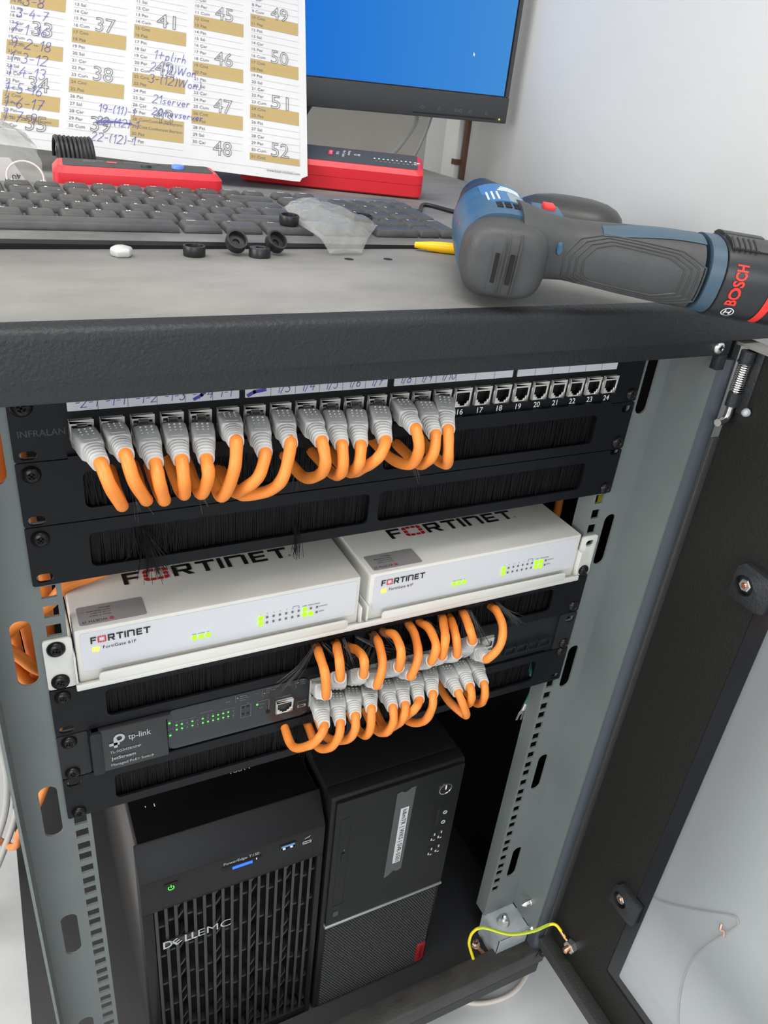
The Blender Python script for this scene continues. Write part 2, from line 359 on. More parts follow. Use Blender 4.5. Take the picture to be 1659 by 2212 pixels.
def screw(pos, nrm, r, parent, m='screw', slot=True, name='screw'):
    nrm = V(nrm).normalized(); b = B()
    b.lathe(pos, nrm, [(0, r), (r*0.25, r*0.98), (r*0.48, r*0.72), (r*0.56, r*0.42), (r*0.50, r*0.36), (r*0.3, r*0.12)], 20)
    s_ = b.build(name, m, parent, smooth=True)
    if slot:
        a = nrm.orthogonal().normalized(); c = nrm.cross(a); q = 0.6+random.random(); d1 = a*math.cos(q)+c*math.sin(q); d2 = nrm.cross(d1)
        k = B(); f1 = Fr(V(pos)+nrm*r*0.5, d1, d2, nrm)
        k.box(-r*0.52, r*0.52, -r*0.10, r*0.10, -0.0002, r*0.09, f1); k.box(-r*0.10, r*0.10, -r*0.52, r*0.52, -0.0002, r*0.09, f1)
        k.build('cross_slot', 'hole', s_)
    return s_
B().box(0.2840, 0.2918, -0.0470, -0.020, -0.80, 0.030).build('dark_gap_plate', 'coat', rack)  # black plate added so the gap beside the door stays dark
screw((0.2605, -0.052, 0.0180), (0, -1, 0), 0.0050, rack, 'zinc')
# mounting rails
SLOT = [(-0.058+0.0, -0.0025), (-0.215, -0.159), (-0.372, -0.316), (-0.530, -0.474), (-0.690, -0.635)]
for sx in (-1, 1):
    b = B(); fr = Fr((0, 0, 0), (sx, 0, 0), (0, 0, 1), (0, -1, 0))
    y0, y1 = -0.002, 0.0
    b.box(0.2245, 0.2278, -0.755, 0.02, -0.002, 0.0, fr); b.box(0.2372, 0.2452, -0.755, 0.02, -0.002, 0.0, fr); b.box(0.2600, 0.2725, -0.755, 0.02, -0.002, 0.0, fr)
    hz = sorted([-(k*U+d) for k in range(0, 16) for d in (0.00635, 0.02223, 0.0381)]+[0.00635, 0.014])
    last = -0.755
    for z in hz:
        if z-0.0047 > last: b.box(0.2278, 0.2372, last, z-0.0047, -0.002, 0.0, fr)
        last = z+0.0047
    b.box(0.2278, 0.2372, last, 0.02, -0.002, 0.0, fr)
    last = -0.755
    for z0, z1 in sorted(SLOT):
        b.box(0.2452, 0.2600, last, z0-0.004, -0.002, 0.0, fr)
        b.plate(fr, [(0.2452, z0-0.004), (0.2600, z0-0.004), (0.2600, z1+0.004), (0.2452, z1+0.004)], [rrect(0.2460, 0.2592, z0, z1, 0.0063, 6)], -0.002, 0.0)
        last = z1+0.004
    b.box(0.2452, 0.2600, last, 0.02, -0.002, 0.0, fr)
    b.box(0.2715, 0.2735, -0.755, 0.02, 0.0, 0.0465, fr)
    b.box(0.2245, 0.2262, -0.755, 0.02, -0.018, -0.002, fr)
    b.build('mounting_rail', 'rail', rack)
# right front post, foam edge, body sheets
b = B(); pr = [(0.2737, -0.020), (0.2737, -0.0468), (0.2752, -0.0486), (0.2782, -0.0506), (0.2815, -0.0520), (0.2840, -0.0527), (0.2852, -0.0520), (0.2855, -0.020)]
b.loft([[V((x, y, z)) for x, y in pr] for z in (-0.79, 0.0065)]); b.build('corner_post', 'post', rack, smooth=True)
B().box(0.2830, 0.2850, 0.004, YK-0.01, -0.80, 0.03).build('side_panel', 'inner', rack)
B().box(-0.300, 0.2850, YK-0.012, YK-0.010, -0.80, 0.03).build('back_panel', 'inner', rack)
B().box(-0.300, -0.275, YK-0.04, YK-0.012, -0.80, 0.03).build('corner_post', 'coat', rack)
B().box(-0.310, 0.2900, -0.030, YK-0.01, -0.812, -0.800).build('base_plate', 'coat_fine', rack, bevel=0.001)
b = B().box(-0.310, 0.2945, -0.055, -0.028, -0.8165, -0.785); b.build('front_sill', 'sill', rack, bevel=0.002)
b = B().box(-0.302, 0.2880, -0.0545, -0.048, -0.835, -0.8165); b.build('sill_lip', 'coat_fine', rack)
for x in (-0.26, 0.245):
    for y in (0.03, 0.64):
        b = B().cyl((x, y, -0.835), (0, 0, 1), 0.006, 0.025, 12).cyl((x, y, ZF), (0, 0, 1), 0.022, 0.012, 20).cyl((x, y, ZF+0.01), (0, 0, 1), 0.009, 0.11, 12)
        b.build('levelling_foot', 'screw', rack, smooth=True)
# zinc corner bracket at the foot of the right rail
br = B(); br.box(0.2262, 0.2714, -0.0365, 0.004, -0.7590, -0.7570); br.box(0.2262, 0.2714, -0.0365, -0.0345, -0.800, -0.7570); br.box(0.2262, 0.2282, -0.0365, 0.004, -0.800, -0.7570)
bk = br.build('corner_bracket', 'bracket', rack, bevel=0.0005)
def hexnut(pos, nrm, r, h, parent, m='zinc', name='nut', stud=None, sm='copper', sl=0.006, sr=None):
    b = B(); b.lathe(pos, nrm, [(0, r*0.96), (0.0005, r), (h-0.0008, r), (h, r*0.84), (h, r*0.5)], 6); o = b.build(name, m, parent)
    if stud: B().lathe(pos, nrm, [(0, sr or r*0.48), (h+sl-0.001, sr or r*0.48), (h+sl, (sr or r*0.48)*0.75)], 14).build('stud', sm, o, smooth=True)
    return o
B().cyl((0.2445, -0.0165, -0.7570), (0, 0, 1), 0.0088, 0.0012, 24).build('washer', 'zinc', rack)
hexnut((0.2445, -0.0165, -0.7558), (0, 0, 1), 0.0072, 0.0065, rack, stud=True, sm='steel', sl=0.007)
B().lathe((0.2714, -0.026, -0.7170), (-1, 0, 0), [(0, 0.0062), (0.0015, 0.0062), (0.0015, 0.0045), (0.008, 0.0042), (0.0105, 0.003), (0.013, 0.0016)], 16).build('stud', 'steel', rack, smooth=True)
B().lathe((0.2714, -0.040, -0.752), (-1, 0, 0), [(0, 0.004), (0.002, 0.0036), (0.003, 0.002)], 12).build('rivet', 'steel', rack, smooth=True)
b = B(); b.lathe((0.288, -0.0555, -0.7930), (0, -1, 0), [(-0.001, 0.0105), (0.0005, 0.0105), (0.0008, 0.006), (0.003, 0.005), (0.004, 0.003)], 20); b.build('hinge_socket', 'screw', rack, smooth=True)
hexnut((0.214, -0.0100, -0.7998), (0, 0, 1), 0.0052, 0.006, rack, stud=True, sl=0.006)
b = B(); b.plate(Fr((0.214, -0.010, -0.7990), (0.45, -0.9, 0), (0.9, 0.45, 0)), circ(0, 0, 0.006, 16), [], 0, 0.0008); b.box(0.005, 0.016, -0.0022, 0.0022, 0, 0.001, Fr((0.214, -0.010, -0.7990), (0.25, -0.97, 0), (0.97, 0.25, 0)))
b.tube([(0.2165, -0.020, -0.797), (0.2185, -0.028, -0.7965)], 0.002, 10); b.build('ground_lug', 'copper', rack)

# door, swung open at a right angle to the front: its inner side faces the rack interior
door = B()
FD = Fr((0.292, 0, 0), (0, -1, 0), (0, 0, 1), (-1, 0, 0))      # u runs away from the hinge, n towards the room inside
door.plate(FD, [(0.054, -0.770), (0.625, -0.770), (0.625, 0.020), (0.054, 0.020)], [rrect(0.141, 0.545, -0.697, -0.055, 0.003, 3)], -0.0015, 0.0)
D = door.build('door', 'door_coat', rack)
b = B().box(0.053, 0.0555, -0.7720, -0.060, 0.0, 0.0080, FD); b.build('edge_flange', 'door_flange', D, bevel=0.0005)
b = B().box(0.054, 0.625, -0.7700, -0.7540, 0.0, 0.0170, FD); b.build('bottom_flange', 'door_flange', D, bevel=0.001)
b = B().box(0.040, 0.625, 0.0180, 0.0205, -0.012, 0.0065, FD); b.build('top_flange', 'dusty_top', D)
b = B().box(0.625, 0.640, -0.770, 0.02, -0.02, 0.012, FD); b.build('edge_flange', 'coat', D, bevel=0.001)
B().plate(FD, rrect(0.125, 0.560, -0.712, -0.040, 0.003, 3), [], -0.0065, -0.0020).build('glass_pane', 'glass', D)
B().plate(FD, rrect(0.130, 0.556, -0.708, -0.044, 0.003, 3), [rrect(0.157, 0.529, -0.684, -0.068, 0.002, 3)], -0.0019, -0.0013).build('glass_border', 'glass_edge', D)
for u0, z0 in ((0.1285, -0.161), (0.1290, -0.5780), (0.5575, -0.161), (0.5575, -0.578)):
    s = 1 if u0 < 0.3 else -1; b = B()
    f = Fr(FD.p(u0, z0, 0), FD.u*s, FD.v, FD.n)
    hole = circ(0.0, 0.0, 0.0092, 22)
    b.plate(f, [(-0.011, -0.016), (0.018, -0.016), (0.024, -0.013), (0.024, 0.017), (-0.005, 0.019), (-0.011, 0.012)], [hole], 0.0, 0.0075)
    b.plate(f, circ(0, 0, 0.0093, 22), [], 0.0001, 0.0012)
    b.build('glass_clip', 'coat', D, bevel=0.0007)
    hexnut(f.p(0, 0, 0.0012), FD.n, 0.0058, 0.0055, D, stud=True, sl=0.0012)
# spring hinge pin at the top corner
ax = V((0.0012, 0.0, -1)).normalized()
hp = V((0.2855, -0.0605, 0.0165))
B().lathe(hp, ax, [(0, 0.0058), (0.0085, 0.0058), (0.0085, 0.0066), (0.0092, 0.0066)], 24).build('hinge_barrel', 'coat', D, smooth=True)
h2 = hp+ax*0.0340
B().lathe(h2, ax, [(0, 0.0050), (0.0115, 0.0050)], 24).build('hinge_barrel', 'coat', D, smooth=True)
B().box(0.2855, 0.2925, -0.0655, -0.0565, h2.z-0.0115, h2.z).build('hinge_bracket', 'coat', D, bevel=0.0006)
B().box(0.2895, 0.2925, -0.0720, -0.0620, -0.034, 0.018).build('hinge_bracket', 'coat', D, bevel=0.0006)
B().tube([hp+ax*0.008, hp+ax*0.050, hp+ax*0.0555+V((-0.0012, -0.0003, 0)), hp+ax*0.0575+V((-0.0045, -0.001, 0)), hp+ax*0.0580+V((-0.013, -0.003, 0))], 0.0031, 14, sub=6).build('hinge_pin', 'steel', D, smooth=True)
hel = []
for k in range(0, 12*13+1):
    t = k/12; hel.append(hp+ax*(0.0095+0.0235*t/13)+V((math.cos(2*PI*t), math.sin(2*PI*t), 0))*0.0049)
B().tube(hel, 0.00048, 6, smooth=False).build('hinge_spring', 'steel', D, smooth=True)
B().lathe((0.2895, -0.0735, -0.030), (-1, -0.2, 0), [(0, 0.0035), (0.003, 0.003), (0.0045, 0.0012)], 14).build('rivet', 'bracket', D, smooth=True)
hexnut((0.2920, -0.0900, -0.7250), (-1, -0.15, 0), 0.0080, 0.0085, D, stud=True, sl=0.007)

# ------------------------------------------------------------------ 19-inch panels
def ears_holes(z, which):
    """oval ear holes of a one-unit panel whose upper edge is at z"""
    out = []
    for sx in (-1, 1):
        for d in which: out.append(rrect(sx*0.2335-0.0062, sx*0.2335+0.0062, z-d-0.0034, z-d+0.0034, 0.0033, 4))
    return out
def brush_panel(z, label, gaps=(), open_z=(0.0096, 0.0356), screws_l=(0.0078,), screws_r=(0.0375,), holes_l=(0.0400,), holes_r=(0.0065,), fold=True):
    P = thing('brush_panel', (0, 0, z-U), label, 'rack panel', 'brush panels in the rack')
    zt, zb = z-0.0004, z-U+0.0004
    oz1, oz0 = z-open_z[0], z-open_z[1]
    fr = FRONT(0.0)
    holes = [rrect(-0.2045, -0.0040, oz0, oz1, 0.0042, 5), rrect(0.0042, 0.2035, oz0, oz1, 0.0042, 5)]
    for sx, hs in ((-1, holes_l), (1, holes_r)):
        for d in hs: holes.append(rrect(sx*0.2335-0.0052, sx*0.2335+0.0052, z-d-0.0032, z-d+0.0032, 0.0031, 4))
    B().plate(fr, rrect(-0.2413, 0.2413, zb, zt, 0.0018, 3), holes, 0.0, 0.0020).build('face_plate', 'panel', P)
    if fold:
        b = B(); b.box(-0.213, 0.213, 0.0, 0.010, zt-0.0015, zt); b.box(-0.213, 0.213, 0.0, 0.010, zb, zb+0.0015)
        b.box(-0.205, 0.205, 0.0035, 0.006, oz1-0.001, zt-0.0015); b.build('folded_edge', 'panel', P)
    b = B(); b.box(-0.2055, 0.2045, 0.0072, 0.0085, zb+0.001, oz1+0.003); b.build('light_block_sheet', 'bristle', P)  # dark sheet added behind the bristles to block light from behind
    b = B(); x = -0.2045
    rnd = random.Random(int(-z*1e5))
    for layer in (0, 1):
        for s0, s1 in ((-0.2045, -0.0040), (0.0042, 0.2035)):
            x = s0
            while x < s1:
                w = rnd.uniform(0.00035, 0.0006); y = 0.0042+layer*0.0012+rnd.uniform(-0.0005, 0.0005)
                push = 0.0
                for g0, g1, zz in gaps:
                    if g0-0.004 < x < g1+0.004: push = 1
                dx = rnd.gauss(0, 0.0006); L = oz0-rnd.uniform(0.0005, 0.004)
                if push: dx += rnd.uniform(-0.005, 0.005); y2 = y+rnd.uniform(-0.004, 0.003)
                else: y2 = y+rnd.gauss(0, 0.0008)
                zt_ = oz1+0.003
                b.quad((x, y, zt_), (x+w, y, zt_), (x+w+dx, y2, L), (x+dx, y2, L))
                x += w*0.98
    br_ = b.build('bristles', 'bristle', P); br_['kind'] = 'stuff'
    for sx, ss in ((-1, screws_l), (1, screws_r)):
        for d in ss: screw((sx*0.2330, -0.002, z-d), (0, -1, 0), 0.0056, P)
    return P
def tufts(P, spots, seed, m='bristle_loose'):
    rnd = random.Random(seed); b = B()
    for x, z, dx, dz, n, spr in spots:
        for k in range(n):
            a = V((x+rnd.uniform(-0.0015, 0.0015), rnd.uniform(-0.006, 0.0), z+rnd.uniform(-0.001, 0.001)))
            e = a+V((dx+rnd.gauss(0, spr), rnd.uniform(-0.018, -0.004), dz+rnd.gauss(0, 0.0025)))
            b.tube([a, (a+e)/2+V((0, -0.003, 0)), e], 0.00016, 4, sub=2)
    o = b.build('splayed_bristles', m, P); o['kind'] = 'stuff'
brush_hi = brush_panel(-U, 'black brush panel directly below the numbered patch panel, patch cables pushed through it', gaps=[(-0.205, -0.03, 0), (-0.01, 0.04, 0)])
tufts(brush_hi, [(-0.066, -0.062, -0.004, -0.014, 14, 0.003), (-0.135, -0.070, 0.003, -0.012, 10, 0.003), (-0.176, -0.068, 0.003, -0.014, 8, 0.003), (0.024, -0.066, 0.002, -0.016, 10, 0.002)], 3)
brush_mid = brush_panel(-2*U, 'black brush panel right above the two white firewalls, no cable passing through', gaps=[(-0.180, -0.150, 0)], screws_l=(0.0084,), screws_r=(0.0385,), holes_l=(0.0383,), holes_r=(0.0020,))
tufts(brush_mid, [(-0.170, -0.100, 0.004, -0.030, 55, 0.006), (-0.063, -0.115, -0.004, -0.017, 24, 0.002)], 5, 'bristle')
SPREAD = []

# patch panel
z = 0.0
pp = thing('patch_bay', (0, 0, -U), 'black patch panel of numbered sockets and handwritten label strips at the rack top', 'patch panel')
JX = [-0.2024+0.01778*i for i in range(24)]
holes = [[(x-0.0072, -0.0342), (x+0.0072, -0.0342), (x+0.0072, -0.0188), (x-0.0072, -0.0188)] for x in JX]
holes += [rrect(-0.2385, -0.2283, -0.0437+0.001, -0.0372, 0.0030, 4)]
B().plate(FRONT(0), rrect(-0.2413, 0.2413, -U+0.0004, 0.0, 0.0018, 3), holes, 0.0, 0.0020).build('face_plate', 'panel', pp)
b = B(); b.box(-0.213, 0.213, 0.0, 0.012, -U+0.0004, -U+0.0018); b.box(-0.212, 0.212, -0.0055, -0.002, -U+0.0010, -U+0.0030); b.build('folded_edge', 'panel', pp)
screw((-0.2335, -0.002, -0.0085), (0, -1, 0), 0.0064, pp); screw((0.2345, -0.002, -0.0375), (0, -1, 0), 0.0056, pp)
B().box(0.2292, 0.2360, -0.0026, -0.002, -0.0075, -0.0005).build('ear_slot', 'hole', pp)
def stroke_text(b, fr, s, x, y, h, w, c=0.0004, jit=0.0, slant=0.2, rnd=random):
    cx = x
    for ch in s:
        g = GLY.get(ch)
        if g is None: cx += h*0.4; continue
        wd, sts = g
        for st in sts:
            b.stroke(fr, [(cx+(px+slant*py)*h+rnd.uniform(-jit, jit), y+py*h+rnd.uniform(-jit, jit)) for px, py in st], w, c)
        cx += (wd+0.16)*h
def arc(cx, cy, rx, ry, a0, a1, n=9): return [(cx+rx*math.cos(math.radians(a0+(a1-a0)*k/n)), cy+ry*math.sin(math.radians(a0+(a1-a0)*k/n))) for k in range(n+1)]
GLY = {'0': (.5, [arc(.25, .5, .24, .5, 90, 450)]), '1': (.25, [[(0, .72), (.2, 1), (.2, 0)]]), '2': (.5, [arc(.25, .75, .22, .25, 160, -40)+[(0, 0), (.5, .03)]]),
 '3': (.45, [arc(.2, .75, .2, .25, 150, -80)+arc(.2, .26, .24, .26, 80, -150)]), '4': (.5, [[(.3, 1), (0, .35), (.5, .4)], [(.38, .7), (.36, 0)]]),
 '5': (.45, [[(.42, 1), (.1, 1), (.06, .58)]+arc(.2, .3, .22, .3, 110, -140)]), '6': (.45, [[(.35, 1), (.08, .5)]+arc(.22, .25, .2, .25, 160, 520)]), '7': (.45, [[(0, .98), (.45, 1), (.15, 0)], [(.12, .5), (.42, .52)]]),
 '8': (.45, [arc(.22, .75, .17, .25, -90, 270)+arc(.22, .25, .22, .25, 90, -270)]), '9': (.45, [arc(.2, .72, .2, .26, 0, 360)+[(.38, .4), (.3, 0)]]), '-': (.35, [[(.02, .45), (.33, .47)]]), '/': (.3, [[(.28, 1.05), (0, -.1)]]),
 '(': (.2, [arc(.25, .5, .22, .62, 120, 240)]), ')': (.2, [arc(-.05, .5, .22, .62, 60, -60)]), '+': (.5, [[(.25, .9), (.2, .1)], [(0, .5), (.5, .55)]]),
 'p': (.4, [[(.05, .5), (0, -.4)], arc(.18, .28, .17, .25, 150, -150)]), 'l': (.15, [[(.1, 1), (.02, .1), (.12, 0)]]), 'i': (.12, [[(.05, .5), (.05, .02)], [(.06, .72), (.07, .76)]]), 'r': (.3, [[(.02, .5), (.02, 0)], [(.02, .3), (.12, .5), (.28, .45)]]),
 'h': (.4, [[(.05, 1), (0, 0)], [(.02, .3), (.15, .5), (.28, .42), (.3, 0)]]), 'W': (.8, [[(0, 1), (.15, 0), (.38, .8), (.55, 0), (.8, 1)]]), 'o': (.38, [arc(.19, .25, .18, .25, 90, 450)]), 'n': (.38, [[(.02, .5), (.02, 0)], [(.02, .3), (.15, .5), (.3, .42), (.32, 0)]]),
 's': (.32, [[(.3, .48), (.1, .5), (.05, .36), (.26, .18), (.2, .02), (0, .04)]]), 'e': (.36, [[(.02, .26), (.32, .3)]+arc(.18, .26, .16, .24, 20, 320)]), 'v': (.34, [[(0, .5), (.15, 0), (.34, .5)]]), 'm': (.6, [[(0, .5), (0, 0)], [(0, .3), (.12, .5), (.24, .4), (.25, 0)], [(.25, .3), (.4, .5), (.52, .4), (.54, 0)]]),
 'u': (.4, [[(.02, .5), (.04, .1), (.18, 0), (.32, .12), (.34, .5)], [(.34, .5), (.36, 0)]])}
lab_txt = [['-2-1', '-1-1', '-1-2', '-1-3', '-1-4', '1-1'], ['', '1/3', '1/4', '1/5', '1/6', '1/7'], ['1/8', '1/9', '1/10', '', '', ''], ['', '', '', '', '', '']]
for g, (x0, x1) in enumerate(((-0.2092, -0.1060), (-0.1020, 0.0003), (0.0058, 0.1068), (0.1112, 0.2100))):
    fr = FRONT(-0.002)
    L_ = B().plate(fr, rrect(x0, x1, -0.0137, -0.0035, 0.0004, 2), [], 0.0, 0.0008).build('label_strip', 'label_white', pp)
    b = B(); h = B()
    for k in range(6):
        xa = x0+(x1-x0)*k/6
        if k: b.stroke(fr, [(xa, -0.0136), (xa, -0.0036)], 0.0003, 0.001)
        stroke_text(h, fr, lab_txt[g][k], xa+0.0042, -0.0118, 0.0065, 0.00042, 0.0011)
    b.build('divider_lines', 'print_grey', L_)
    if g == 0: h.stroke(fr, [(x0+0.0745, -0.0118), (x0+0.0790, -0.0095), (x0+0.0835, -0.0050)], 0.0020, 0.0012)
    if g == 1: h.stroke(fr, [(x0+0.002, -0.0120), (x0+0.006, -0.0100), (x0+0.013, -0.0090)], 0.0024, 0.0012)
    if h.f: h.build('handwriting', 'blue_ink', L_)
def jack_mesh(b, b2, x, zc, w=0.0136, h=0.0150, y=-0.0045, flip=False, fr=None):
    """nickel socket: bezel with the stepped opening of a network port"""
    s = -1 if flip else 1
    T = [(-0.0057, 0.0040), (0.0057, 0.0040), (0.0057, -0.0026), (0.0040, -0.0026), (0.0040, -0.0046), (0.0022, -0.0046), (0.0022, -0.0062), (-0.0022, -0.0062), (-0.0022, -0.0046), (-0.0040, -0.0046), (-0.0040, -0.0026), (-0.0057, -0.0026)]
    f = Fr((x, 0, zc), (1, 0, 0), (0, 0, 1), (0, -1, 0))
    hole = [(px*w/0.0136, py*s*h/0.0150) for px, py in T]
    if flip: hole.reverse()
    b.plate(f, [(-w/2, -h/2), (w/2, -h/2), (w/2, h/2), (-w/2, h/2)], [hole], -y-0.0012, -y)
    b.box(-w/2, w/2, h/2-0.0024, h/2, -0.004, -y, f); b.box(-w/2, w/2, -h/2, -h/2+0.0008, -0.004, -y, f); b.box(-w/2, -w/2+0.0008, -h/2, h/2, -0.004, -y, f); b.box(w/2-0.0008, w/2, -h/2, h/2, -0.004, -y, f)
    b2.box(-w*.47, w*.47, -h*.46, h*.34, -0.012, -y-0.0075, f)
    for q0, q1, q2, q3 in ((-w*.47, -w*.43, -h*.46, h*.34), (w*.43, w*.47, -h*.46, h*.34), (-w*.47, w*.47, h*.28, h*.34), (-w*.47, w*.47, -h*.46, -h*.425)): b2.box(q0, q1, q2, q3, -0.010, -y-0.0013, f)
    for k in range(8): b2.box(-0.0038+k*0.00100, -0.0034+k*0.00100, s*0.0012, s*0.0024, -y-0.0076, -y-0.0035, f)
proto = None
for i, x in enumerate(JX):
    if proto is None:
        b, b2 = B(), B(); jack_mesh(b, b2, x, -0.0265)
        proto = b.build('jack', 'jack', pp, bevel=0.0003, bseg=1); pin = b2.build('contacts', 'jackdark', proto)
    else:
        o = proto.copy(); COL.objects.link(o); o.parent = pp; o.location = (x-JX[0], 0, 0)
        c = pin.copy(); COL.objects.link(c); c.parent = o
b = B()
for i, x in enumerate(JX): b.text(FRONT(-0.002), str(i+1), x+0.0005, -0.0407, h=0.0045, align='c', offset=0.006)
b.build('port_numbers', 'white_ink', pp)
B().text(FRONT(-0.002), 'INFRALAN', -0.2375, -0.0280, w=0.0260, h=0.0042, offset=0.01).build('printed_name', 'faint_ink', pp)

# ------------------------------------------------------------------ patch cables
def boot_geo(S, D, up, L, k=1.0):
    """rubber boot from S along D: square hood, ribbed sleeve"""
    b = B(); D = V(D).normalized(); side = D.cross(V(up)).normalized(); upv = side.cross(D).normalized()
    secs = [(0, .0069, .0054, 6), (.0015, .0073, .0060, 6), (.30, .0073, .0066, 6), (.52, .0069, .0066, 5), (.565, .0064, .0064, 4)]
    rings = []
    for t, a, c, e in secs: rings.append(superell(S+D*(t*L if t > .01 else t), side, upv, a*k, c*k, 28, e))
    nrib = 5
    for r in range(nrib):
        t0 = .58+.42*r/nrib; q = 1.06-.045*r
        for dt, rr in ((0.0, .0050), (.014, .0058), (.050, .0058), (.066, .0050)):
            if r == nrib-1 and dt > .06: rr = .0056
            rings.append(superell(S+D*((t0+dt)*L), side, upv, rr*q*k, rr*q*k, 28, 2.5))
    b.loft(rings)
    fr = Fr(S, side, D, upv)
    for r in range(3):
        for c in range(3): b.lathe(fr.p((c-1)*.0032, L*(.10+.10*r), .0062*k), upv, [(-.0003, .0008), (.0005, .0007), (.0008, .0003)], 6)
    b.plate(Fr(fr.p(0, L*.43, .0064*k), side, D, upv), rrect(-.0040, .0040, -.0022, .0022, .0004, 2), [], -.0008, .0004)
    # thumb wings over the latch
    for sx in (-1, 1):
        b.loft([[fr.p(sx*.0066, L*.04, -.0050), fr.p(sx*.0080, L*.08, -.0046), fr.p(sx*.0080, L*.08, -.0005), fr.p(sx*.0066, L*.04, .0)], [fr.p(sx*.0062, L*.42, -.0042), fr.p(sx*.0066, L*.42, -.0040), fr.p(sx*.0066, L*.42, -.0010), fr.p(sx*.0062, L*.42, -.0006)]])
    return b
def patch_cable(J, pts, label, group, flipup=1, gap=0.008, r=0.0039, up=None, tail_dx=0):
    J = V(J); Mo = V(pts[0]); D = (Mo-J).normalized(); Lt = (Mo-J).length
    T = thing('patch_cable', tuple(J), label, 'cable', group)
    S = J+D*gap; L = Lt-gap
    upv = V(up) if up else V((0, 0, flipup))
    b = boot_geo(S, D, upv, L); b.build('boot', 'boot', T, smooth=True)
    side = D.cross(upv).normalized(); u2 = side.cross(D)
    fr = Fr(J-D*0.004, side, D, u2); b = B(); b.box(-.0056, .0056, 0, gap+.007, -.0042, .0042, fr); b.box(-.0048, .0048, .006, gap+.0055, .0042, .0050, fr); b.box(-.0030, .0030, .004, gap+.004, .0050, .0062, fr)
    b.build('plug', 'plug', T, bevel=0.0004, bseg=1)
    rnd = random.Random(int(J.x*1e5)+int(J.z*1e4))
    ph = rnd.uniform(0, 6); am = 0.045
    path = [Mo-D*0.007, Mo+D*0.0015]+[V(p) for p in pts[1:]]
    B().tube(path, r, 14, sub=7, rfun=lambda t: 1+am*math.sin(37*t+ph)*math.sin(11*t+2*ph)).build('cable', 'orange', T, smooth=True)
    return T
UP_CABLES = [[(-0.2024, 0.0, -0.028), (-0.1978, -0.044, -0.0297), (-0.1949, -0.052, -0.0398), (-0.1884, -0.044, -0.0577), (-0.1884, -0.026, -0.0597), (-0.1884, 0.004, -0.0537), (-0.1884, 0.03, -0.0517)], [(-0.1846, 0.0, -0.028), (-0.1841, -0.044, -0.0262), (-0.1817, -0.052, -0.0387), (-0.1744, -0.044, -0.0561), (-0.1744, -0.026, -0.0581), (-0.1744, 0.004, -0.0521), (-0.1744, 0.03, -0.0501)], [(-0.1668, 0.0, -0.028), (-0.168, -0.044, -0.0334), (-0.1677, -0.052, -0.0421), (-0.164, -0.044, -0.0577), (-0.164, -0.026, -0.0597), (-0.164, 0.004, -0.0537), (-0.164, 0.03, -0.0517)], [(-0.1491, 0.0, -0.028), (-0.153, -0.044, -0.0329), (-0.1538, -0.052, -0.0419), (-0.1521, -0.044, -0.0556), (-0.1521, -0.026, -0.0576), (-0.1521, 0.004, -0.0516), (-0.1521, 0.03, -0.0496)], [(-0.1313, 0.0, -0.028), (-0.1383, -0.044, -0.034), (-0.1394, -0.052, -0.0414), (-0.1414, -0.044, -0.0565), (-0.1414, -0.026, -0.0585), (-0.1414, 0.004, -0.0525), (-0.1414, 0.03, -0.0505)], [(-0.1135, 0.0, -0.028), (-0.1202, -0.044, -0.0245), (-0.1236, -0.052, -0.0388), (-0.1283, -0.044, -0.0604), (-0.1283, -0.026, -0.0624), (-0.1283, 0.004, -0.0564), (-0.1283, 0.03, -0.0544)], [(-0.0957, 0.0, -0.028), (-0.102, -0.044, -0.0343), (-0.1085, -0.052, -0.0455), (-0.1153, -0.044, -0.057), (-0.115, -0.022, -0.0705), (-0.119, 0.004, -0.0665), (-0.121, 0.03, -0.0645)], [(-0.0779, 0.0, -0.028), (-0.0856, -0.044, -0.0299), (-0.0924, -0.052, -0.0477), (-0.0982, -0.046, -0.0591), (-0.1067, -0.035, -0.067), (-0.1119, -0.022, -0.0723), (-0.1159, 0.004, -0.0683), (-0.1179, 0.03, -0.0663)], [(-0.0602, 0.0, -0.028), (-0.0645, -0.044, -0.0306), (-0.0645, -0.052, -0.0415), (-0.0646, -0.044, -0.0537), (-0.0669, -0.022, -0.066), (-0.0709, 0.004, -0.062), (-0.0729, 0.03, -0.06)], [(-0.0424, 0.0, -0.028), (-0.0504, -0.044, -0.0344), (-0.0521, -0.052, -0.0447), (-0.0504, -0.044, -0.0555), (-0.0466, -0.022, -0.0652), (-0.0506, 0.004, -0.0612), (-0.0526, 0.03, -0.0592)], [(-0.0246, 0.0, -0.028), (-0.0368, -0.044, -0.0359), (-0.0406, -0.052, -0.0444), (-0.0396, -0.044, -0.0535), (-0.0343, -0.022, -0.066), (-0.0383, 0.004, -0.062), (-0.0403, 0.03, -0.06)], [(-0.0068, 0.0, -0.028), (-0.019, -0.044, -0.0346), (-0.0263, -0.052, -0.0412), (-0.0316, -0.044, -0.0521), (-0.0326, -0.022, -0.0663), (-0.0366, 0.004, -0.0623), (-0.0386, 0.03, -0.0603)], [(0.011, 0.0, -0.028), (0.0033, -0.044, -0.0288), (0.003, -0.052, -0.0402), (0.0024, -0.044, -0.0547), (-0.0007, -0.022, -0.0601), (-0.0047, 0.004, -0.0561), (-0.0067, 0.03, -0.0541)], [(0.0287, 0.0, -0.028), (0.0192, -0.044, -0.0345), (0.0147, -0.052, -0.0443), (0.0141, -0.044, -0.055), (0.0208, -0.022, -0.0664), (0.0168, 0.004, -0.0624), (0.0148, 0.03, -0.0604)], [(0.0465, 0.0, -0.028), (0.0291, -0.044, -0.0321), (0.0267, -0.052, -0.0457), (0.0318, -0.044, -0.0583), (0.0318, -0.026, -0.0603), (0.0318, 0.004, -0.0543), (0.0318, 0.03, -0.0523)]]
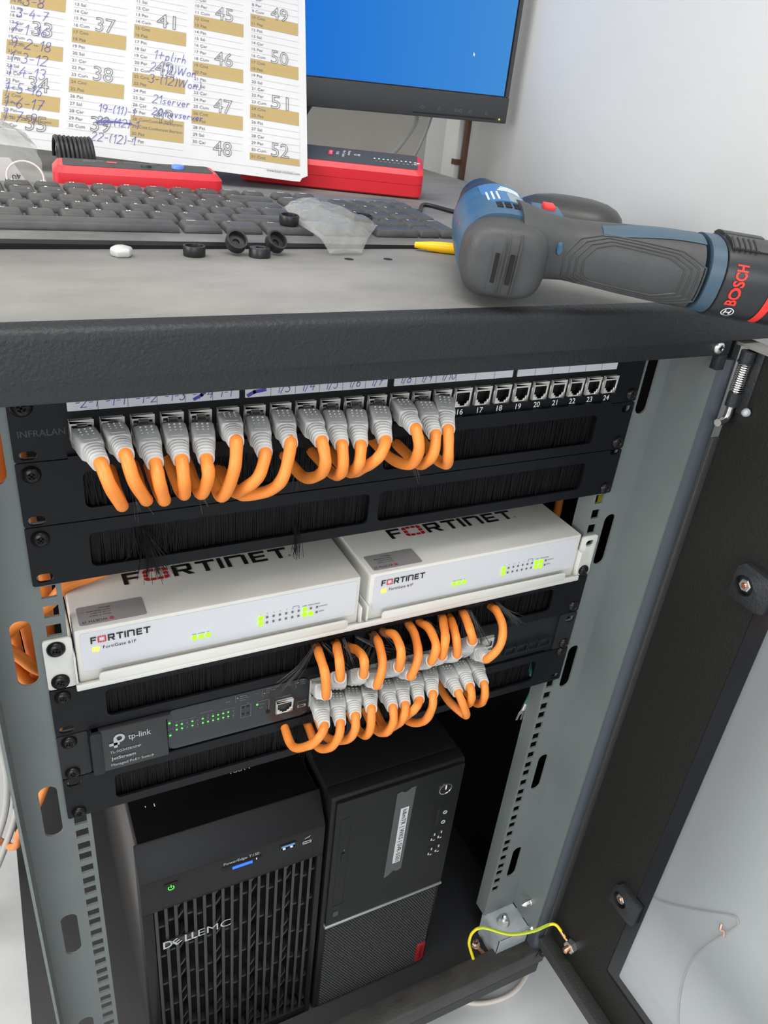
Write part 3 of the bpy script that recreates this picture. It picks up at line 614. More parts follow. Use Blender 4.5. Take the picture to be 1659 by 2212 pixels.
SW_TOP = [[(-0.0425, -0.034, -0.2595), (-0.0443, -0.033, -0.238), (-0.0416, -0.014, -0.2351), (-0.0371, 0.0015, -0.2413), (-0.0371, 0.012, -0.2413), (-0.0371, 0.03, -0.2433)], [(-0.0311, -0.034, -0.2444), (-0.0328, -0.033, -0.2271), (-0.0264, -0.014, -0.2321), (-0.0195, 0.0015, -0.2421), (-0.0195, 0.012, -0.2421), (-0.0195, 0.03, -0.2441)], [(-0.0105, -0.034, -0.2472), (-0.0109, -0.033, -0.2333), (-0.0075, -0.014, -0.2397), (-0.0076, 0.0015, -0.2479), (-0.0076, 0.012, -0.2479), (-0.0076, 0.03, -0.2499)], [(0.0037, -0.034, -0.2629), (0.0068, -0.033, -0.2432), (0.0119, -0.014, -0.2375), (0.0154, 0.0015, -0.2424), (0.0154, 0.012, -0.2424), (0.0154, 0.03, -0.2444)], [(0.0224, -0.034, -0.2494), (0.0227, -0.033, -0.233), (0.0261, -0.014, -0.2324), (0.025, 0.0015, -0.2409), (0.025, 0.012, -0.2409), (0.025, 0.03, -0.2429)], [(0.0355, -0.034, -0.2624), (0.0403, -0.033, -0.2443), (0.0471, -0.014, -0.2394), (0.0493, 0.0015, -0.2389), (0.0493, 0.012, -0.2389), (0.0493, 0.03, -0.2409)], [(0.0538, -0.034, -0.2518), (0.0567, -0.033, -0.2373), (0.06, -0.014, -0.2342), (0.0603, 0.0015, -0.2387), (0.0603, 0.012, -0.2387), (0.0603, 0.03, -0.2407)], [(0.0638, -0.034, -0.2485), (0.065, -0.033, -0.232), (0.0741, -0.014, -0.2327), (0.0824, 0.0015, -0.2379), (0.0824, 0.012, -0.2379), (0.0824, 0.03, -0.2399)], [(0.079, -0.034, -0.2513), (0.0758, -0.033, -0.2339), (0.0841, -0.014, -0.2362), (0.0913, 0.0015, -0.2422), (0.0913, 0.012, -0.2422), (0.0913, 0.03, -0.2442)], [(0.0926, -0.034, -0.2401), (0.0894, -0.033, -0.2294), (0.0966, -0.014, -0.2312), (0.1037, 0.0015, -0.2379), (0.1037, 0.012, -0.2379), (0.1037, 0.03, -0.2399)], [(0.1129, -0.034, -0.266), (0.121, -0.038, -0.2508), (0.1266, -0.03, -0.2376), (0.1303, -0.014, -0.2332), (0.1357, 0.0015, -0.2398), (0.1357, 0.012, -0.2398), (0.1357, 0.03, -0.2418)]]
SW_BOT = [[(-0.0447, -0.04, -0.2876), (-0.0509, -0.046, -0.292), (-0.0566, -0.04, -0.3051), (-0.0638, -0.022, -0.3213), (-0.0638, 0.004, -0.3173), (-0.0638, 0.03, -0.3173)], [(-0.0302, -0.04, -0.2901), (-0.0338, -0.046, -0.2982), (-0.0372, -0.04, -0.3145), (-0.0411, -0.022, -0.3297), (-0.0411, 0.004, -0.3257), (-0.0411, 0.03, -0.3257)], [(-0.0167, -0.04, -0.2869), (-0.0194, -0.046, -0.296), (-0.0231, -0.04, -0.3111), (-0.0331, -0.022, -0.3217), (-0.0331, 0.004, -0.3177), (-0.0331, 0.03, -0.3177)], [(-0.0025, -0.04, -0.2839), (-0.0048, -0.046, -0.298), (-0.0045, -0.04, -0.3124), (-0.0022, -0.022, -0.325), (-0.0022, 0.004, -0.321), (-0.0022, 0.03, -0.321)], [(0.018, -0.04, -0.2891), (0.0167, -0.046, -0.3002), (0.014, -0.04, -0.3163), (0.0129, -0.022, -0.327), (0.0129, 0.004, -0.323), (0.0129, 0.03, -0.323)], [(0.03, -0.04, -0.2894), (0.0264, -0.046, -0.296), (0.025, -0.04, -0.3103), (0.0233, -0.022, -0.3295), (0.0233, 0.004, -0.3255), (0.0233, 0.03, -0.3255)], [(0.0435, -0.04, -0.2884), (0.0368, -0.046, -0.2899), (0.0348, -0.04, -0.3017), (0.0375, -0.022, -0.3231), (0.0375, 0.004, -0.3191), (0.0375, 0.03, -0.3191)], [(0.0569, -0.04, -0.2858), (0.0541, -0.046, -0.2956), (0.0519, -0.04, -0.3158), (0.0468, -0.022, -0.3297), (0.0468, 0.004, -0.3257), (0.0468, 0.03, -0.3257)], [(0.084, -0.04, -0.2933), (0.0891, -0.046, -0.3072), (0.0966, -0.04, -0.3237), (0.0879, -0.022, -0.3183), (0.0879, 0.004, -0.3143), (0.0879, 0.03, -0.3143)], [(0.0954, -0.04, -0.2892), (0.0947, -0.046, -0.2953), (0.0981, -0.04, -0.31), (0.1054, -0.022, -0.3262), (0.1054, 0.004, -0.3222), (0.1054, 0.03, -0.3222)], [(0.1104, -0.04, -0.2906), (0.109, -0.046, -0.2982), (0.1122, -0.04, -0.3135), (0.1172, -0.022, -0.3289), (0.1172, 0.004, -0.3249), (0.1172, 0.03, -0.3249)]]


for i, pts in enumerate(UP_CABLES):
    patch_cable((JX[i], -0.004, -0.0275), pts[1:], 'orange patch cable with grey boot in the patch panel, %s plug from the left end' % ORD[i], 'patch cables in the patch panel', gap=[.004, .0015, .006, .006, .008, .001, .006, .002, .004, .007, .008, .007, .002, .006, .002][i])

# ------------------------------------------------------------------ shelf with the two white firewalls
sh = thing('rack_shelf', (0, 0.05, -5*U), 'white steel rack shelf with bolted ears carrying the two firewalls', 'shelf')
zb = -5*U
B().box(-0.2235, 0.2235, -0.0075, 0.165, zb+0.0006, zb+0.0022).build('tray', 'white_shelf', sh, bevel=0.0006)
b = B(); b.box(-0.2235, 0.2235, -0.0090, -0.0070, zb+0.0002, zb+0.0055); b.build('front_lip', 'white_shelf', sh, bevel=0.0008)
for x0, x1 in ((-0.2080, -0.0160), (0.0150, 0.2060)):
    B().plate(FRONT(-0.0075), rrect(x0, x1, zb+0.0040, zb+0.0125, 0.0025, 3), [], 0.0, 0.0016).build('front_lip', 'white_shelf', sh, bevel=0.0004)
for x in (-0.2232, -0.0042, 0.0018, 0.2212):
    B().box(x, x+0.0016, -0.0065, 0.165, zb+0.001, zb+0.0300 if abs(x) > .1 else zb+0.0200).build('side_wall', 'white_shelf', sh, bevel=0.0005)
for sx in (-1, 1):
    fr = Fr((0, 0, 0), (sx, 0, 0), (0, 0, 1), (0, -1, 0))
    hs = [rrect(0.2285, 0.2385, -4*U-0.0120, -4*U-0.0050, 0.0033, 4)] if sx > 0 else []
    B().plate(fr, rrect(0.2225, 0.2413, zb+0.0006, -4*U-0.0004, 0.0022, 3), hs, 0.0, 0.0020).build('ear', 'white_shelf', sh, bevel=0.0004)
screw((-0.2330, -0.0022, -4*U-0.0080), (0, -1, 0), 0.0062, sh); screw((-0.2330, -0.0022, -4*U-0.0368), (0, -1, 0), 0.0062, sh); screw((0.2335, -0.0022, -4*U-0.0385), (0, -1, 0), 0.0056, sh)

def fort_letters(b, br, bf, fr, x0, y0, w, h, c=0.0004):
    """wide block lettering; the O is a ring of red bars"""
    t = 0.20; adv = [0.98, 1.42, 1.20, 1.10, 0.42, 1.30, 1.05, 1.00]; tot = sum(adv)-0.12; k = w/tot; x = x0
    def R(bb, a0, a1, b0, b1): bb.rect(fr, x+a0*k, x+a1*k, y0+b0*h, y0+b1*h, c)
    def Q(bb, pts): bb.add([fr.p(x+px*k, y0+py*h, c) for px, py in pts], [tuple(range(len(pts)))])
    s = 0.22
    R(bf, 0, s, 0, 1); R(bf, s, .82, .80, 1); R(bf, s, .74, .40, .58); x += adv[0]*k
    for a0, a1 in ((.30, .56), (.64, .90)):                                   # O
        R(br, a0, a1, .80, 1); R(br, a0, a1, 0, .20)
    Q(br, [(.06, .68), (.30, .68), (.30, 1), (.26, 1), (.06, .88)] if False else [(.0, .70), (.24, .70), (.24, 1), (.12, 1), (.0, .88)]); Q(br, [(.96, .70), (1.20, .70), (1.20, .88), (1.08, 1), (.96, 1)])
    R(br, .0, .24, .38, .62); R(br, .96, 1.20, .38, .62)
    Q(br, [(.0, .30), (.0, .12), (.12, 0), (.24, 0), (.24, .30)]); Q(br, [(.96, .30), (.96, 0), (1.08, 0), (1.20, .12), (1.20, .30)])
    x += adv[1]*k
    R(b, 0, s, 0, 1); R(b, s, .92, .80, 1); R(b, .74, .96, .42, .92); R(b, s, .92, .36, .54); Q(b, [(.42, .40), (.72, .0), (1.02, .0), (.70, .40)]); x += adv[2]*k
    R(b, 0, .98, .80, 1); R(b, .38, .60, 0, .80); x += adv[3]*k
    R(b, 0.02, .24, 0, 1); x += adv[4]*k
    R(b, 0, s, 0, 1); R(b, s, .92, .80, 1); R(b, .86, 1.08, 0, .92); x += adv[5]*k
    R(b, 0, s, 0, 1); R(b, s, .84, .80, 1); R(b, s, .78, .41, .59); R(b, s, .84, 0, .20); x += adv[6]*k
    R(b, 0, .98, .80, 1); R(b, .38, .60, 0, .80)
def firewall(x0, label, links, seed):
    zt, z0 = -0.1735, -0.2130
    F = thing('firewall', (x0+0.108, 0.08, zb+0.0022), label, 'firewall', 'white firewalls on the rack shelf')
    B().box(x0, x0+0.216, -0.0030, 0.157, zb+0.0024, zt).build('case', 'white_case', F, bevel=0.0016)
    fp = B().plate(FRONT(-0.0030), rrect(x0+0.0035, x0+0.2125, z0+0.0035, zt-0.0030, 0.0022, 3), [], 0.0, 0.0006).build('front_plate', 'white_plate', F)
    fr = FRONT(-0.0037); tf = TOPF(zt)
    b, br, bf = B(), B(), B(); fort_letters(b, br, bf, tf, x0+0.0410, 0.0408, 0.1290, 0.0150)
    b.plate(Fr(tf.p(x0+0.1720, 0.0430, 0), tf.u, tf.v), circ(0, 0, .0011, 12), [circ(0, 0, .0008, 12)], .0003, .0004)
    b.build('top_lettering', 'black_ink', F); bf.build('top_lettering', 'black_ink', F); br.build('red_ring', 'red_ink', F)
    b, br, bf = B(), B(), B(); fort_letters(b, br, bf, fr, x0+0.0100, -0.1862, 0.0400, 0.0056)
    b.build('front_lettering', 'black_ink', F); bf.build('front_lettering', 'black_ink', F); b = B()
    b.text(fr, 'FortiGate 61F', x0+0.0178, -0.1922, w=0.0225, h=0.0026); b.build('model_lettering', 'black_ink', F); b = B()
    for k, s in enumerate(('PWR', 'STATUS', 'HA')): b.text(fr, s, x0+0.0816+0.0051*k, -0.1968, h=0.0010, align='c')
    b.build('light_captions', 'black_ink', F); b = B()
    for k in range(5): b.text(fr, str(k+1), x0+0.1325+0.0052*k, -0.1911, h=0.0012, align='c')
    b.text(fr, 'DMZ', x0+0.1682, -0.1912, h=0.0012, align='c'); b.text(fr, 'WAN1', x0+0.1733, -0.1912, h=0.0012, align='c'); b.text(fr, 'WAN2', x0+0.1785, -0.1912, h=0.0012, align='c')
    b.text(fr, 'LINK/ACT', x0+0.1805, -0.1944, h=0.0012); b.text(fr, 'SPEED', x0+0.1805, -0.1993, h=0.0012)
    b.text(fr, 'A', x0+0.1582, -0.1914, h=0.0012, align='c'); b.text(fr, 'B', x0+0.1634, -0.1914, h=0.0012, align='c')
    b.build('light_captions', 'black_ink', F); br.build('red_ring', 'red_ink', F)
    bb = B(); bb.stroke(fr, [(x0+0.1582, -0.1898), (x0+0.1588, -0.1890), (x0+0.1628, -0.1890), (x0+0.1634, -0.1898)], .0004); bb.build('blue_link_mark', 'usb_blue', F)
    bb = B()
    for k in range(3): bb.rect(fr, x0+0.0108+.0017*k, x0+0.0118+.0017*k, -0.1935, -0.1895, .0003)
    bb.build('bar_led', 'led_yellow', F)
    for k in range(3): B().cyl((x0+0.0816+0.0051*k, -0.0036, -0.1993), (0, -1, 0), 0.0020, 0.0009, 14).build('led', 'led', F)
    off = B()
    for k in range(10):
        for r in (0, 1):
            xx = x0+0.1325+0.00513*k; zz = -0.1941-0.0050*r
            if (k, r) in links: B().cyl((xx, -0.0036, zz), (0, -1, 0), 0.0021, 0.0009, 14).build('led', 'led', F)
            else: off.rect(fr, xx-.0009, xx+.0009, zz-.0010, zz+.0010, .0003)
    off.build('dark_leds', 'led_off', F)
    # sticker, printed to be read from behind
    sx0 = x0+0.0045
    st = B().plate(tf, rrect(sx0, sx0+0.0455, 0.0010, 0.0228, 0.0020, 4), [], 0.0001, 0.0003).build('sticker', 'silver_label', F)
    ff = Fr((sx0+0.0455, 0.0228, zt+0.0004), (-1, 0, 0), (0, -1, 0), (0, 0, 1)); b = B()
    b.text(ff, 'WÜRTH', 0.0265, 0.0170-0.0000, w=0.0125, h=0.0026, c=0); b.text(ff, 'IT', 0.0410, 0.0170, h=0.0026, c=0)
    for k, s in enumerate(('Würth IT GmbH', 'Würth Straße 2', '74676 Niedernhall', 'Germany')): b.text(ff, s, 0.0230, 0.0130-.0028*k if False else 0.0120-.0027*k, h=0.0015, c=0)
    b.build('sticker_text', 'black_ink', st)
    r_ = B(); r_.rect(ff, 0.0222, 0.0252, 0.0170, 0.0180, 0); r_.rect(ff, 0.0222, 0.0252, 0.0186, 0.0196, 0); r_.build('sticker_mark', 'red_ink', st)
    return F
firewall(-0.2208, 'white firewall with green lights on the left half of the white rack shelf', {(0, 0), (0, 1), (7, 0), (7, 1), (8, 1)}, 1)
firewall(0.0036, 'white firewall with green lights on the right half of the white rack shelf', {(0, 0), (0, 1), (7, 0), (8, 0), (7, 1), (8, 1)}, 2)

# ------------------------------------------------------------------ brush panel, switch, brush panel
brush_sw = brush_panel(-5*U, 'black brush panel between the white shelf and the grey network switch', gaps=[(-0.05, 0.135, 0)], screws_l=(0.0075,), screws_r=(0.0365,), holes_l=(0.0390,), holes_r=(0.0400,))
TX = [p[-3] for p in SW_TOP]
tufts(brush_sw, [(TX[0][0]-.004, -.2345, -.030, -.022, 12, .004), (TX[0][0]+.004, -.2345, .020, -.022, 10, .004), (TX[1][0]+.004, -.2345, .010, -.030, 16, .004), (TX[2][0]+.003, -.2345, .024, -.010, 12, .004), (TX[3][0]-.003, -.2345, -.012, -.020, 18, .006), (TX[3][0]+.004, -.2345, .014, -.012, 8, .003),
  (TX[7][0]-.005, -.2345, -.004, -.028, 16, .002), (TX[9][0]-.004, -.2345, .001, -.034, 22, .004), (TX[9][0]+.004, -.2345, .014, -.030, 26, .003), (TX[10][0]+.003, -.2340, .018, -.016, 34, .003), (TX[6][0]+.004, -.2345, .010, -.014, 6, .003)], 11)
zs = -6*U
sw = thing('network_switch', (0, 0.1, zs-U), 'dark grey rack network switch with small green lights and two rows of plugged cables', 'network switch')
B().box(-0.2200, 0.2200, 0.0, 0.25, zs-U+0.0006, zs-0.0006).build('case', 'switchb', sw, bevel=0.0006)
for sx in (-1, 1):
    fr = Fr((0, 0, 0), (sx, 0, 0), (0, 0, 1), (0, -1, 0))
    hs = [rrect(0.2283, 0.2390, zs-0.0120, zs-0.0050, 0.0033, 4)] if sx > 0 else []
    B().plate(fr, rrect(0.2200, 0.2413, zs-U+0.0005, zs-0.0005, 0.0016, 3), hs, 0.0, 0.0020).build('ear', 'switchb', sw)
screw((-0.2330, -0.0022, zs-0.0070), (0, -1, 0), 0.0056, sw); screw((-0.2335, -0.0022, zs-0.0390), (0, -1, 0), 0.0056, sw); screw((0.2335, -0.0022, zs-0.0385), (0, -1, 0), 0.0056, sw)
# left cover with the name, display window
cv = B(); FF = FRONT(0)
cv.plate(FF, [(-0.2185, zs-U+0.001), (-0.1620, zs-U+0.001), (-0.1630, zs-0.006), (-0.1590, zs-0.001), (-0.2185, zs-0.001)], [], 0.0, 0.0060)
cv.build('name_cover', 'switchc', sw, bevel=0.0012)
B().plate(FF, rrect(-0.2190, -0.2110, zs-U+0.001, zs-0.001, 0.0015, 3), [], 0.0, 0.0075).build('cover_grip', 'switchb', sw, bevel=0.0014)
B().plate(FF, rrect(-0.1618, -0.0440, zs-U+0.0022, zs-0.0010, 0.0060, 6), [], 0.0, 0.0022).build('display_panel', 'switchd', sw, bevel=0.0008)
fr = FRONT(-0.0062); b = B(); g = B()
b.text(fr, 'tp-link', -0.1920, -0.2818, w=0.0170, h=0.0058, offset=0.008)
b.plate(Fr(fr.p(-0.1985, -0.2780, .0003), fr.u, fr.v), circ(0, 0, .0042, 20), [circ(0, 0, .0022, 16)], 0, .0002); b.rect(fr, -0.2027, -0.2000, -0.2870, -0.2780, .0004); b.rect(fr, -0.2060, -0.1985, -0.2845, -0.2818, .0004)
b.text(fr, 'TL-SG3428XMP', -0.2060, -0.2922, w=0.0230, h=0.0024); b.text(fr, 'JetStream', -0.2055, -0.2992, w=0.0180, h=0.0030, offset=0.01); b.text(fr, 'Managed PoE+ Switch', -0.2060, -0.3056, w=0.0320, h=0.0026)
b.build('lettering', 'grey_ink', sw)
fr = FRONT(-0.0023); b = B(); off = B()
on_led = {(0, 0), (0, 1), (1, 0), (1, 1), (3, 0), (3, 1), (5, 0), (5, 1), (6, 1), (7, 0), (7, 1), (8, 0), (8, 1), (9, 0), (9, 1), (10, 0), (10, 1)}
for k in range(12):
    for r in (0, 1):
        xx = -0.1548+0.00415*k; zz = -0.2840-0.0046*r
        if k > 4: xx += 0.0
        if (k, r) in on_led: B().cyl((xx, -0.0021, zz), (0, -1, 0), 0.00085, 0.0004, 10).build('led', 'led_dim', sw)
        else: off.rect(fr, xx-.0006, xx+.0006, zz-.0006, zz+.0006, .0002)
    b.text(fr, str(2*k+1), -0.1548+0.00415*k, -0.2820, h=0.0010, align='c'); b.text(fr, str(2*k+2), -0.1548+0.00415*k, -0.2911, h=0.0010, align='c')
off.build('dark_leds', 'led_off', sw)
for xx, zz in ((-0.1602, -0.2800), (-0.1600, -0.2932), (-0.0890, -0.2838)): B().cyl((xx, -0.0021, zz), (0, -1, 0), 0.0010, 0.0004, 10).build('led', 'led_dim', sw)
for s, xx, zz in (('PWR', -.1612, -.2780), ('SYS', -.1612, -.2822), ('PoE Max', -.1625, -.2868), ('FAN', -.1612, -.2912)): b.text(fr, s, xx, zz, h=0.0010)
b.text(fr, 'Speed or PoE', -0.1360, -0.2778, h=0.0013); b.text(fr, 'Speed', -0.0870, -0.2843, h=0.0013); b.text(fr, 'PoE', -0.0870, -0.2885, h=0.0013); b.text(fr, 'SFP+', -0.0980, -0.2795, h=0.0011)
b.text(fr, 'Console(RJ45)', -0.0730, -0.2868+0.0045, w=0.0130, h=0.0013); b.text(fr, 'Console(USB)', -0.0545, -0.2925, w=0.009, h=0.0011)
b.stroke(fr, [(-.1555, -.2806), (-.1555, -.2798), (-.1390, -.2798)], .0002); b.stroke(fr, [(-.1200, -.2798), (-.1080, -.2798), (-.1080, -.2806)], .0002); b.stroke(fr, [(-.1555, -.2862), (-.1080, -.2862)], .00015)
b.stroke(fr, [(-.1030, -.2805), (-.0945, -.2805), (-.0945, -.2935), (-.1030, -.2935), (-.1030, -.2805)], .0003); b.stroke(fr, [(-.0890, -.2805), (-.0790, -.2805), (-.0790, -.2920)], .0003)
for gx, rows in ((-.1075, ('1000Mbps', '10/100Mbps', 'Activity')), (-.0850, ('Delivering Power', 'Over Budget', 'Fault')), (-.0560, ('10Gbps', '1Gbps', 'Activity'))):
    for k, s in enumerate(rows): b.text(fr, s, gx+.0036, -0.2695-.0021*k-.0012*(gx < -.1)+.0006*(gx > -.06), h=0.0011)
    b.stroke(fr, [(gx+.0010, -.2684), (gx, -.2684), (gx, -.2752), (gx+.0010, -.2752)], .0002)
b.text(fr, 'Speed', -.1155, -.2730, h=.0011); b.text(fr, 'PoE', -.0905, -.2718, h=.0011); b.text(fr, 'SFP+', -.0625, -.2712, h=.0011)
b.build('printed_legend', 'dim_ink', sw)
for xx, zz in ((-.1056, -.2713), (-.0831, -.2732), (-.0541, -.2706)): B().rect(fr, xx-.0007, xx+.0007, zz-.0005, zz+.0005, .0002).build('amber_mark', 'band', sw)
for k, (xx, zz) in enumerate(((-.1008, -.2828), (-.0968, -.2828), (-.1008, -.2905), (-.0968, -.2905))): B().cyl((xx, -.0021, zz), (0, -1, 0), .0012, .0003, 10).build('dark_led', 'hole', sw)
B().cyl((-0.0795, -0.0021, -0.2945), (0, -1, 0), 0.0017, 0.0012, 14).build('mode_button', 'hole', sw)
b, b2 = B(), B(); jack_mesh(b, b2, -0.0655, -0.2920, w=0.0148, h=0.0140); cj = b.build('console_port', 'jack', sw, bevel=0.0003, bseg=1); b2.build('contacts', 'jackdark', cj)
b = B().plate(FRONT(-0.002), rrect(-0.0535, -0.0460, -0.2988, -0.2958, .0011, 3), [rrect(-0.0525, -0.0470, -0.2982, -0.2964, .0006, 3)], 0, .0008); b.build('usb_port', 'steel', sw)
# cage with the two rows of sockets
B().box(-0.0425, 0.1435, -0.0012, 0.02, zs-U+0.0085, zs-0.0062).build('socket_cage', 'jack', sw)
SX = [-0.0345+0.0154*i for i in range(12)]
proto = None
for r, zc in ((0, -0.2795), (1, -0.2945)):
    p0 = None
    for i, x in enumerate(SX):
        if p0 is None:
            b, b2 = B(), B(); jack_mesh(b, b2, x, zc, w=0.0142, h=0.0138, y=-0.0042, flip=(r == 0)); p0 = b.build('jack', 'jack', sw, bevel=0.0003, bseg=1); pin = b2.build('contacts', 'jackdark', p0)
        else:
            o = p0.copy(); COL.objects.link(o); o.parent = sw; o.location = (x-SX[0], 0, 0); c = pin.copy(); COL.objects.link(c); c.parent = o
for k in range(4):
    b = B(); x = 0.158+0.0140*k; b.plate(FRONT(0), [(x, -0.3010), (x+0.0130, -0.3010), (x+0.0130, -0.2915), (x, -0.2915)], [[(x+.001, -0.300), (x+.012, -0.300), (x+.012, -0.2925), (x+.001, -0.2925)]], 0, .0045)
    b.box(x+.001, x+.012, -.0015, 0, -.300, -.2925); b.build('fibre_slot', 'switchb', sw)
for i, pts in enumerate(SW_TOP):
    J = (SX[i], -0.004, -0.2800); D = V(pts[0])-V(J)
    patch_cable(J, pts, 'orange patch cable leading upward from the switch, %s from the left in its upper row' % ORD[i], 'upper row of cables on the switch', flipup=-1, gap=.004, r=.0038)
BI = [0, 1, 2, 3, 4, 5, 6, 7, 8, 9, 10]
for i, pts in enumerate(SW_BOT):
    patch_cable((SX[BI[i]], -0.004, -0.2935), pts, 'orange patch cable bending down from the switch, %s from the left in its lower row' % ORD[i], 'lower row of cables on the switch', gap=.003, r=.0037)
brush_low = brush_panel(-7*U, 'black brush panel below the network switch, lowest of the rack panels', gaps=[(-0.07, 0.125, 0)], screws_l=(0.0388,), screws_r=(0.0050,), holes_l=(0.0060,), holes_r=(0.0385,))
tufts(brush_low, [(-0.066, -.322, .002, -.006, 30, .004), (-0.05, -.323, .004, -.020, 30, .005)], 21, 'bristle')

# ------------------------------------------------------------------ the two tower computers on the rack floor
zb0 = -0.800
S1 = thing('tower_server', (-0.102, 0.2, zb0), 'black server with louvred front grille and blue light, left on the rack floor', 'server')
x0, x1 = -0.1930, -0.0150
B().box(x0+0.001, x1-0.001, 0.022, 0.445, zb0, -0.4420).build('side_case', 'server_side', S1, bevel=0.002)
B().box(x0+0.004, x1-0.003, 0.020, 0.444, -0.4425, -0.4410).build('top_sheet', 'server_top', S1)
# front bezel: slanted brow, frame round the grille
sl = [(0.020, -0.4395), (0.0, -0.4690), (0.0, -0.5130), (0.022, -0.5130), (0.022, -0.4395)]
b = B(); b.loft([[V((x, y, z)) for y, z in sl] for x in (x0, x1)]); b.build('bezel', 'server', S1, bevel=0.0012)
gx0, gx1 = -0.1830, -0.0210
b = B(); b.box(x0, gx0, 0.0, 0.022, zb0, -0.5130); b.box(gx1, x1, 0.0, 0.022, zb0, -0.5130); b.box(gx0, gx1, 0.0, 0.022, zb0, -0.786); b.build('bezel_frame', 'server', S1, bevel=0.0008)
b = B(); b.stroke(FRONT(-0.0002), [(-0.1745, -0.4985), (-0.1745, -0.5112), (-0.0270, -0.5112), (-0.0270, -0.4950)], 0.0005, 0.0001); b.build('panel_seam', 'hole', S1)
B().box(gx0, gx1, 0.017, 0.020, -0.786, -0.513).build('grille_back', 'hole', S1)
nsl = 18; pit = (gx1-gx0)/nsl
for k in range(nsl):
    xa = gx0+pit*k+0.0008
    b = B(); b.loft([[V((xa, 0.001, z)), V((xa+0.0030, 0.0012, z)), V((xa+0.0062, 0.011, z)), V((xa+0.0046, 0.012, z))] for z in (-0.787, -0.5135)])
    b.build('grille_slat', 'slat', S1)
b = B(); rnd = random.Random(4)
for r in range(6):
    for k in range(nsl):
        z = -0.546-0.0475*r+(0.006 if k % 2 else 0); xa = gx0+pit*k
        if k % 4 == 2:
            for q in (0.020, 0.003): b.add([(xa+.003, .004, z+q), (xa+pit+.001, .004, z+q+.012), (xa+pit+.001, .004, z+q+.016), (xa+.003, .004, z+q+.004), (xa+.003, .012, z+q), (xa+pit+.001, .012, z+q+.012), (xa+pit+.001, .012, z+q+.016), (xa+.003, .012, z+q+.004)], [(0, 1, 2, 3), (3, 2, 6, 7), (0, 4, 5, 1), (4, 7, 6, 5)])
        else: b.box(xa+.003, xa+pit+.001, .005, .012, z, z+.0028)
b.build('grille_bars', 'slat', S1)
f1 = FRONT(-0.0001)
b = B().plate(f1, rrect(-0.1720, -0.1600, -0.4900, -0.4770, .001, 3), [], 0, .0006); pb_ = b.build('power_button', 'server', S1, bevel=0.0003)
b = B().plate(Fr((-0.1660, -0.0001, -0.4832), (1, 0, 0), (0, 0, 1)), [(0.0030*math.cos(math.radians(a)), 0.0030*math.sin(math.radians(a))) for a in range(125, 416, 15)]+[(0.0022*math.cos(math.radians(a)), 0.0022*math.sin(math.radians(a))) for a in range(415, 124, -15)], [], .0007, .0011)
b.box(-0.16640, -0.16560, -0.0012, -0.0008, -0.4830, -0.4792); b.build('power_symbol', 'led_dim', pb_)
B().text(f1, 'PowerEdge T150', -0.1172, -0.4785, w=0.0345, h=0.0036).build('model_lettering', 'grey_ink', S1)
b = B().plate(f1, rrect(-0.1190, -0.0800, -0.4860, -0.4812, .001, 3), [], -0.001, .0005); b.build('tag_slot', 'hole', S1)
B().box(-0.1090, -0.0895, -0.0012, -0.0003, -0.4868, -0.4836).build('blue_light', 'led_blue', S1)
B().box(-0.0860, -0.0852, -0.0010, 0, -0.4842, -0.4820).build('white_mark', 'white_ink', S1)
b = B().plate(f1, rrect(-0.0620, -0.0455, -0.4855, -0.4775, .0008, 3), [[(-.0610, -.4845), (-.0465, -.4845), (-.0465, -.4785), (-.0610, -.4785)]], 0, .0008); ub = b.build('usb_port', 'switchb', S1)
b = B().box(-0.0605, -0.0470, -0.0008, 0, -0.4812, -0.4790); b.build('usb_tongue', 'usb_blue', ub)
b = B(); b.box(-0.0590, -0.0565, -0.0009, 0, -0.4842, -0.4820); b.box(-0.0515, -0.0490, -0.0009, 0, -0.4842, -0.4820); b.build('usb_contact', 'white_ink', ub)
b = B().plate(f1, rrect(-0.0385, -0.0295, -0.4862, -0.4830, .0006, 3), [rrect(-.0379, -.0301, -.4857, -.4835, .0004, 2)], 0, .0006); b.build('service_port', 'grey_ink', S1)
b = B(); b.stroke(f1, [(-.0362, -.4788), (-.0322, -.4770)], .0009); b.stroke(f1, [(-.0325, -.4783), (-.0312, -.4762)], .0006); b.build('service_symbol', 'grey_ink', S1)
b = B(); fd = FRONT(-0.0006)
for ch, xx, w in (('D', -.1765, .0090), ('L', -.1560, .0060), ('L', -.1495, .0060)): b.text(fd, ch, xx, -.5715, w=w, h=.0105, offset=.02)
tl = Fr(fd.p(-.1632, -.5663, 0), (math.cos(.6), 0, math.sin(.6)), (-math.sin(.6), 0, math.cos(.6)), (0, -1, 0)); b.text(tl, 'E', -.0040, -.0042, w=.0070, h=.0086, offset=.02)
B().box(-.1765, -.1450, -.0002, .0016, -.5700, -.5630).build('logo_bar', 'slat', S1)
b.text(fd, 'EMC', -.1430, -.5715, w=.0325, h=.0105, offset=-.006); b.build('maker_lettering', 'grey_ink', S1)
for k in range(2): B().box(-0.175+.008*k, -0.1742+.008*k, 0.060-.002*k, 0.0615, -0.4410, -0.4408).build('tiny_mark', 'white_ink', S1)
b = B().text(TOPF(-0.4409), '10811', -0.0905, 0.0700, w=.020, h=.0035); b.build('reflected_number', 'white_ink', S1)  # reflection of a number, drawn as lettering on the glossy top
B().rect(TOPF(-0.4409), -.052, -.031, .0725, .0800, .0004).build('shiny_label', 'white_ink', S1)

